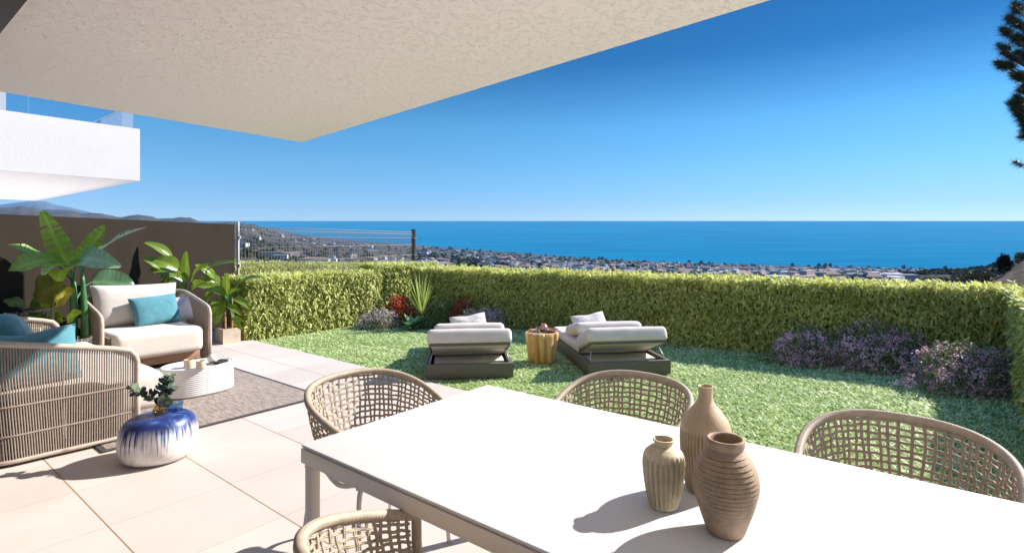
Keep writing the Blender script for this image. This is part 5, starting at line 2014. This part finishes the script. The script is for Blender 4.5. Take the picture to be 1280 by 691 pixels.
# ================================================================== POTTED PLANTS BY THE WALL
def blade(p0, p1, arch, w, normal, nseg=44, ncross=8, fold=0.25, wave=0.03, tears=0, seed=0, shape=1.0, droop=0.0):
    """a broad banana-like blade from p0 to p1; normal says where its face looks"""
    rr = random.Random(seed)
    p0, p1, nv = Vector(p0), Vector(p1), Vector(normal).normalized()
    d = p1 - p0
    L_ = d.length
    side = d.cross(nv).normalized()
    nv = side.cross(d).normalized()
    tset = [rr.uniform(0.25, 0.85) for _ in range(tears)]
    vs, fs = [], []
    rows_ = []
    for i in range(nseg + 1):
        t = i / nseg
        c = p0 + d * t + nv * arch * math.sin(t * PI) * L_ - Vector((0, 0, droop)) * t * t * L_
        ww = w * (math.sin(PI * min(1, t ** 0.75 * 0.93 + 0.05)) ** 0.62) * shape
        row = []
        for k_ in range(ncross + 1):
            x = k_ / ncross * 2 - 1
            off = side * (x * ww / 2) + nv * (fold * abs(x) ** 1.2 * ww / 2)
            off += nv * wave * w * 2 * math.sin(t * 11 + x * 2 + seed) * abs(x)
            row.append(c + off)
        rows_.append(row)
    for row in rows_:
        vs += row
    n = ncross + 1
    for i in range(nseg):
        for k_ in range(ncross):
            t = i / nseg
            x = (k_ + 0.5) / ncross * 2 - 1
            if any(abs(t - ts_) < 0.5 / nseg and abs(x) > 0.35 and ((x > 0) == (q % 2 == 0)) for q, ts_ in enumerate(tset)):
                continue
            a = i * n + k_
            fs.append((a, a + 1, a + n + 1, a + n))
    tint = []
    for i in range(nseg + 1):
        for k_ in range(n):
            x = abs(k_ / ncross * 2 - 1)
            tint.append(min(1, max(0, 0.45 + 0.35 * (x < 0.1) + 0.16 * math.sin(i * 1.3) * x + rr.uniform(-0.1, 0.1))))
    return vs, fs, tint, rows_


def add_leaf(root, p0, p1, w, normal, m='banana', stem_from=None, stem_m='greenstem', sr=0.009, **kw):
    o_ = Vector(root.location)
    vs, fs, tint, _ = blade(Vector(p0) - o_, Vector(p1) - o_, kw.pop('arch', 0.08), w, normal, **kw)
    lf = npmesh('leaf', [tuple(v) for v in vs], fs, M_[m], root, tint=tint, smooth=True)
    if stem_from is not None:
        sm = MB()
        a, b = Vector(stem_from) - o_, Vector(p0) - o_
        mid = (a + b) / 2 + Vector((0, 0, 0.05))
        sm.tube(smoothpath([a, mid, b], 10), [sr * (1.15 - 0.5 * i / 10) for i in range(11)], 7)
        sm.build('leaf_stalk', M_[stem_m], lf)
    return lf


def pot_round(root, r, h, m, soil='soil'):
    mb = MB()
    mb.lathe([(0.0, 0.0), (r * 0.8, 0.0), (r * 0.86, 0.01), (r, h - 0.01), (r, h), (r * 0.92, h), (r * 0.9, h - 0.04), (0.0, h - 0.04)], 32)
    po = mb.build('pot', M_[m], root, sharp=50)
    sb = MB()
    sb.lathe([(0.0, h - 0.025), (r * 0.5, h - 0.022), (r * 0.905, h - 0.03)][::-1], 24)
    sb.build('soil', M_[soil], po)


CAMD = (0.35, -1.0, 0.25)                              # leaf faces mostly look to the terrace
DB = 5.98
bp = PD(97, 415, DB)
bp.z = 0
bn = empty('potted_banana_plant', 'tall banana plant in a pale pot left of the loveseat', 'plant', (bp.x, bp.y, 0))
pot_round(bn, 0.13, 0.42, 'pot_white', 'bark_chips')
for px0, px1, py1, r0 in ((90, 92, 352, 0.042), (101, 103, 345, 0.034)):
    a, b = PD(px0, 418, DB), PD(px1, py1, DB)
    a.z = 0.38
    a.y += 0.05 * (px0 > 95)
    mb = MB()
    o_ = Vector(bn.location)
    mb.tube(smoothpath([a - o_, (a + b) / 2 - o_ + Vector((0.01, 0, 0)), b - o_], 12), [r0 * (1.05 - 0.5 * (i / 12) ** 2) for i in range(13)], 12)
    mb.build('stem', M_['greenstem'], bn)
crown1, crown2 = PD(92, 353, DB), PD(103, 346, DB)
add_leaf(bn, PD(86, 334, DB), PD(53, 264, DB - 0.25), 0.22, (0.55, -0.85, 0.25), stem_from=crown1, tears=9, seed=1, fold=0.2, arch=0.03)
add_leaf(bn, PD(99, 326, DB), PD(132, 282, DB - 0.1), 0.20, (0.25, -1, 0.2), stem_from=crown2, tears=7, seed=2, fold=0.22, arch=-0.03)
add_leaf(bn, PD(112, 325, DB + 0.05), PD(183, 284, DB - 0.15), 0.17, (-0.3, -0.45, 0.9), m='banana_blue', stem_from=crown2, tears=8, seed=3, fold=0.35, arch=0.05)
add_leaf(bn, PD(86, 332, DB - 0.1), PD(12, 338, DB - 0.6), 0.34, (0.1, -0.75, 0.75), stem_from=crown1, tears=3, seed=4, arch=0.16, droop=0.02)
add_leaf(bn, PD(58, 326, DB), PD(10, 306, DB - 0.3), 0.16, (0.2, -0.5, 0.8), stem_from=crown1, tears=3, seed=5, arch=0.06)
add_leaf(bn, PD(96, 332, DB - 0.2), PD(55, 344, DB - 0.65), 0.26, (0.0, -0.85, 0.55), stem_from=crown1, seed=6, arch=0.14, tears=2)
add_leaf(bn, PD(96, 330, DB - 0.1), PD(150, 330, DB - 0.35), 0.27, (0.15, -0.8, 0.6), m='banana_blue', stem_from=crown2, seed=7, arch=0.16, tears=2, droop=0.05)
add_leaf(bn, PD(116, 352, DB + 0.65), PD(168, 356, DB + 1.0), 0.34, (0.3, -1, 0.25), m='deep_green', stem_from=PD(93, 378, DB), seed=8, arch=0.02, fold=0.08, tears=1)
add_leaf(bn, PD(84, 340, DB - 0.15), PD(74, 352, DB - 0.6), 0.22, (0.1, -0.6, 0.8), stem_from=crown1, seed=9, arch=0.12)
# elephant ear, lower and further left
ep = PD(52, 420, 5.72)
ee = empty('potted_elephant_ear', 'olive broad leaved plant low at the left, in front of the wall', 'plant', (ep.x, ep.y, 0))
pot_round(ee, 0.15, 0.3, 'dark_metal')
for (x0, y0, x1, y1, w_, dn, nm, sd, mm) in ((78, 355, 42, 373, 0.40, 0.0, (0.2, -0.7, 0.55), 1, 'olive_leaf'), (30, 381, 4, 376, 0.16, 0.1, (0, -0.6, 0.8), 2, 'olive_leaf'),
                                             (36, 386, 66, 380, 0.20, 0.05, (0.1, -0.9, 0.4), 3, 'dark_leaf'), (70, 372, 92, 366, 0.26, 0.15, (0.3, -0.9, 0.3), 4, 'olive_leaf'),
                                             (84, 400, 102, 390, 0.14, 0.1, (0.2, -0.9, 0.5), 5, 'dark_leaf'), (52, 402, 33, 394, 0.16, 0.0, (0.1, -0.8, 0.6), 6, 'dark_leaf'),
                                             (55, 392, 78, 402, 0.16, 0.0, (0.1, -0.8, 0.5), 7, 'dark_leaf'), (40, 402, 48, 388, 0.15, 0.2, (-0.1, -0.9, 0.4), 8, 'dark_leaf')):
    add_leaf(ee, PD(x0, y0, 5.72 + dn), PD(x1, y1, 5.62 + dn), w_, nm, m=mm, stem_from=PD(54 + sd, 418, 5.72), stem_m='yellowstem', sr=0.008, seed=sd + 30, arch=0.06, fold=0.12)
# middle plant behind the loveseat
mp_ = PD(224, 395, 7.75)
md = empty('potted_bird_of_paradise', 'glossy dark leaved plant directly behind the loveseat back cushion', 'plant', (mp_.x, mp_.y, 0))
pot_round(md, 0.16, 0.34, 'pot_white')
LV = [(214, 322, 181, 303, 0.15, (0.1, -0.6, 0.8), 1, 0.12), (222, 337, 192, 325, 0.25, (0.1, -0.8, 0.6), 2, 0.14), (229, 351, 187, 337, 0.19, (0.05, -0.7, 0.7), 3, 0.16), (233, 351, 233, 314, 0.15, (-0.1, -1, 0.1), 4, 0.02),
      (210, 352, 194, 370, 0.16, (0.1, -0.8, 0.5), 5, 0.1), (229, 356, 229, 372, 0.15, (0.0, -0.9, 0.4), 6, 0.05), (240, 352, 262, 330, 0.14, (-0.2, -0.7, 0.7), 7, 0.12), (205, 336, 178, 322, 0.16, (0.1, -0.7, 0.7), 8, 0.12),
      (216, 350, 202, 338, 0.20, (0.2, -0.9, 0.3), 9, 0.1), (240, 360, 256, 352, 0.14, (0.1, -0.9, 0.4), 10, 0.1)]


def bird(root, d, leaves, col, base, sm='greenstem'):
    for (x0, y0, x1, y1, w_, nm, sd, ar) in leaves:
        dj = d + 0.05 * math.sin(sd * 2.3)
        add_leaf(root, PD(x0, y0, dj), PD(x1, y1, dj - 0.15), w_, nm, m=col, stem_from=base, stem_m=sm, sr=0.008, seed=sd + int(d * 10), arch=ar, fold=0.28, wave=0.012, tears=2 if w_ > 0.18 else 0)


bird(md, 7.62, LV, 'dark_leaf', Vector((mp_.x, mp_.y, 0.32)))
# right planter
rp = (G(265, 429) + G(294, 427.4)) / 2
rp = Vector((-4.17, 7.93, 0))
pr2 = empty('planter_palm', 'glossy broad leaved palm in a square sandy planter right of the loveseat', 'plant', rp, RZ + R(0))
mb = MB()
bw, bh = 0.25, 0.215
for (x0, x1, y0, y1) in ((-bw / 2, bw / 2, -bw / 2, -bw / 2 + 0.025), (-bw / 2, bw / 2, bw / 2 - 0.025, bw / 2), (-bw / 2, -bw / 2 + 0.025, -bw / 2 + 0.025, bw / 2 - 0.025), (bw / 2 - 0.025, bw / 2, -bw / 2 + 0.025, bw / 2 - 0.025)):
    mb.box(((x0 + x1) / 2, (y0 + y1) / 2, bh / 2), (x1 - x0, y1 - y0, bh))
po = mb.build('planter_box', M_['pot_stone'], pr2, smooth=False)
mb = MB()
mb.box((0, 0, bh - 0.05), (bw - 0.052, bw - 0.052, 0.05))
mb.build('soil', M_['soil'], po, smooth=False)
pr2.rotation_euler = (0, 0, 0)
po.rotation_euler = (0, 0, RZ)
for dx_, hh_ in ((-0.045, 0.62), (0.05, 0.66)):
    mb = MB()
    mb.tube(smoothpath([(dx_, 0, 0.17), (dx_ * 1.1, 0.01, 0.35), (dx_ * 1.2, 0.0, hh_)], 8), [0.022, 0.021, 0.02, 0.019, 0.017, 0.015, 0.013, 0.011, 0.009], 9)
    mb.build('cane', M_['canestem'], pr2)
rb_ = Vector((rp.x, rp.y, 0.55))
LV = [(250, 344, 299, 327, 0.13, (-0.1, -0.5, 0.85), 1, 0.10), (268, 347, 244, 331, 0.14, (0.1, -0.6, 0.75), 2, 0.12), (274, 356, 254, 347, 0.20, (0.1, -0.8, 0.6), 3, 0.14), (284, 368, 284, 341, 0.14, (-0.1, -1, 0.1), 4, 0.02),
      (282, 368, 246, 357, 0.16, (0.05, -0.7, 0.7), 5, 0.16), (276, 373, 270, 405, 0.21, (0.2, -0.9, 0.3), 6, 0.08), (293, 362, 331, 347, 0.12, (0.0, -0.5, 0.85), 7, 0.14), (293, 373, 312, 386, 0.11, (0.1, -0.7, 0.7), 8, 0.18),
      (286, 382, 302, 394, 0.10, (0.2, -0.8, 0.6), 9, 0.15), (290, 398, 304, 402, 0.09, (0.1, -0.8, 0.6), 10, 0.1), (294, 400, 302, 412, 0.09, (0.2, -0.9, 0.4), 11, 0.1), (266, 362, 258, 384, 0.13, (-0.1, -0.9, 0.4), 12, 0.1),
      (284, 372, 300, 362, 0.11, (0.1, -0.8, 0.6), 13, 0.14), (262, 340, 250, 334, 0.12, (0.1, -0.9, 0.4), 14, 0.1)]
bird(pr2, 7.85, LV, 'dark_leaf', rb_)

# lantern
lp = PD(45, 420, 5.5)
lt = empty('lantern', 'black metal frame lantern behind the far arm of the long sofa', 'lantern', (lp.x, lp.y + 0.0, 0), RZ)
mb = MB()
lw_, z0_, z1_ = 0.22, 0.0, 0.80
for sx in (-1, 1):
    for sy in (-1, 1):
        mb.box((sx * lw_ / 2, sy * lw_ / 2, (z0_ + z1_) / 2), (0.022, 0.022, z1_))
for zz in (0.012, z1_ - 0.012):
    mb.box((0, 0, zz), (lw_ + 0.02, lw_ + 0.02, 0.02))
mb.build('frame', M_['dark_metal'], lt, smooth=False)
mb = MB()
mb.lathe([(0.0, 0.024), (0.05, 0.024), (0.05, 0.60), (0.045, 0.605), (0.0, 0.60)], 20)
mb.build('candle', M_['cream'], lt, sharp=50)

# ================================================================== PINE AT THE RIGHT EDGE, LONE TREE ON THE HILL
pt = PD(1345, 300, 16.0)
pn = empty('pine_tree', 'dark pine tree whose branches hang in at the top right', 'tree', (pt.x, pt.y, -1.2))
o_ = Vector(pn.location)
mb = MB()
mb.tube(smoothpath([(0, 0, -1.0), (0.15, 0, 4), (-0.1, 0.1, 8), (0.1, 0, 11.5)], 20), [0.30 - 0.23 * i / 20 for i in range(21)], 12)
mb.build('trunk', M_['trunk'], pn)
br = MB()
Pn, Dn = [], []
tufts = []
seen = [(1262, 10), (1272, 28), (1252, 40), (1266, 48), (1248, 62), (1256, 76), (1270, 70), (1246, 82), (1262, 92), (1276, 96), (1272, 112), (1262, 122), (1260, 132), (1272, 134), (1268, 146), (1278, 152), (1277, 166), (1258, 24), (1280, 60), (1284, 40), (1290, 20), (1288, 90), (1290, 130), (1292, 160)]
for px, py in seen:
    for _ in range(4):
        tufts.append(PD(px + random.uniform(1, 9), py + random.uniform(-5, 5), 16 + random.uniform(-0.7, 0.7)) - o_)
for _ in range(170):
    a = random.uniform(0, 2 * PI)
    rr = random.uniform(0.3, 1.0)
    z = random.uniform(3.6, 12.2)
    R_ = 1.9 * (1 - ((z - 7.5) / 6) ** 2) ** 0.5 if abs(z - 7.5) < 6 else 0.3
    tufts.append(Vector((math.cos(a) * R_ * rr + 0.55, math.sin(a) * R_ * rr, z)))
for t_ in tufts:
    a0 = Vector((0, 0, max(2.5, t_.z - 0.9 + random.uniform(-0.3, 0.3))))
    br.tube(smoothpath([a0, a0 * 0.4 + t_ * 0.6 + Vector((0, 0, -0.12)), t_], 6), [0.035, 0.03, 0.024, 0.02, 0.015, 0.011, 0.007], 5)
    dirb = (t_ - a0).normalized()
    for q in range(3):
        c = t_ - dirb * q * 0.10
        m_ = 70
        dv = norm(rng.normal(0, 1, (m_, 3)) + np.array(dirb) * 0.9 + np.array([0, 0, 0.15]))
        Pn.append(np.repeat(np.array([tuple(c)]), m_, 0) + rng.normal(0, 0.03, (m_, 3)))
        Dn.append(dv)
br.build('branches', M_['trunk'], pn)
P, D = np.concatenate(Pn), np.concatenate(Dn)
n = len(P)
Ln = rng.uniform(0.13, 0.26, n)[:, None]
sd_ = norm(np.cross(D, rng.normal(0, 1, (n, 3)))) * 0.0055
tip = P + D * Ln + np.array([0, 0, -0.02])
Vt = np.stack([P - sd_, P + sd_, tip], 1).reshape(-1, 3)
npmesh('needles', Vt, np.arange(3 * n).reshape(-1, 3), M_['pine'], pn, tint=np.repeat(rng.random(n), 3))


def far_bush(name, label, px, py, d, r, h, m, n=1500, leaf=0.25, trunk=True, group=None):
    q = PD(px, py, d)
    root = empty(name, label, 'tree' if trunk else 'bush', q, 0, group)
    P_, dd_ = scatter_ball(n, (px, 0, 0), (r, r, h * 0.5))
    P_[:, 2] += h * 0.5
    low = rng.random(n) < 0.4
    P_[low, 2] = P_[low, 2] - h * 0.45 * rng.random(low.sum())
    Vt, F = leaf_arrays(P_, dd_ * 0.4 + rng.normal(0, 0.5, (n, 3)) + np.array([0, 0, 0.5]), rng.normal(0, 1, (n, 3)), leaf * rng.uniform(0.6, 1.4, n), leaf * 0.3)
    npmesh('crown' if trunk else 'foliage', Vt, F, M_[m], root, tint=np.repeat(np.clip(rng.normal(0.4, 0.25, n), 0, 1), 5))
    tb_ = MB()
    for _ in range(6):
        a = random.uniform(0, 2 * PI)
        tb_.tube(smoothpath([(0, 0, -0.4), (0.2 * r * math.cos(a), 0.2 * r * math.sin(a), 0.3 * h), (0.6 * r * math.cos(a), 0.6 * r * math.sin(a), 0.8 * h)], 6), [0.09, 0.08, 0.07, 0.055, 0.04, 0.03, 0.02], 6)
    tb_.build('trunk' if trunk else 'stems', M_['trunk'], root)
    return root


far_bush('small_tree', 'lone dark small tree standing on the bare hillside', 1255, 345, 74, 0.85, 3.2, 'far_tree', 1700, 0.34)
for px, py, lab in ((1216, 357, 'dry brown bush at the foot of the bare hillside, left one'), (1232, 355, 'dry brown bush at the foot of the bare hillside, right of the other'), (1279, 330, 'dry reddish bush on the crest at the right edge')):
    far_bush('dry_bush', lab, px, py, 68 if px < 1260 else 76, 1.1, 1.7, 'scrub', 900, 0.28, False, 'dry bushes on the bare hillside')

# ================================================================== HAZE
USE_HAZE = True
if USE_HAZE:
    mb = MB()
    mb.prism([(-16500, -120), (16500, -120), (22000, 13200), (-22000, 13200)], -260, 1150)
    m, nt, b = newmat('haze_air')
    nt.nodes.remove(b)
    pv_ = nt.nodes.new('ShaderNodeVolumePrincipled')
    pv_.inputs['Color'].default_value = (0.26, 0.62, 1.0, 1)
    pv_.inputs['Density'].default_value = 0.000032
    pv_.inputs['Anisotropy'].default_value = 0.0
    nt.links.new(pv_.outputs[0], nt.nodes['Material Output'].inputs['Volume'])
    o = mb.build('haze', m, smooth=False)
    tag(o, 'thin blue haze over the coast and sea', 'haze', kind='stuff')
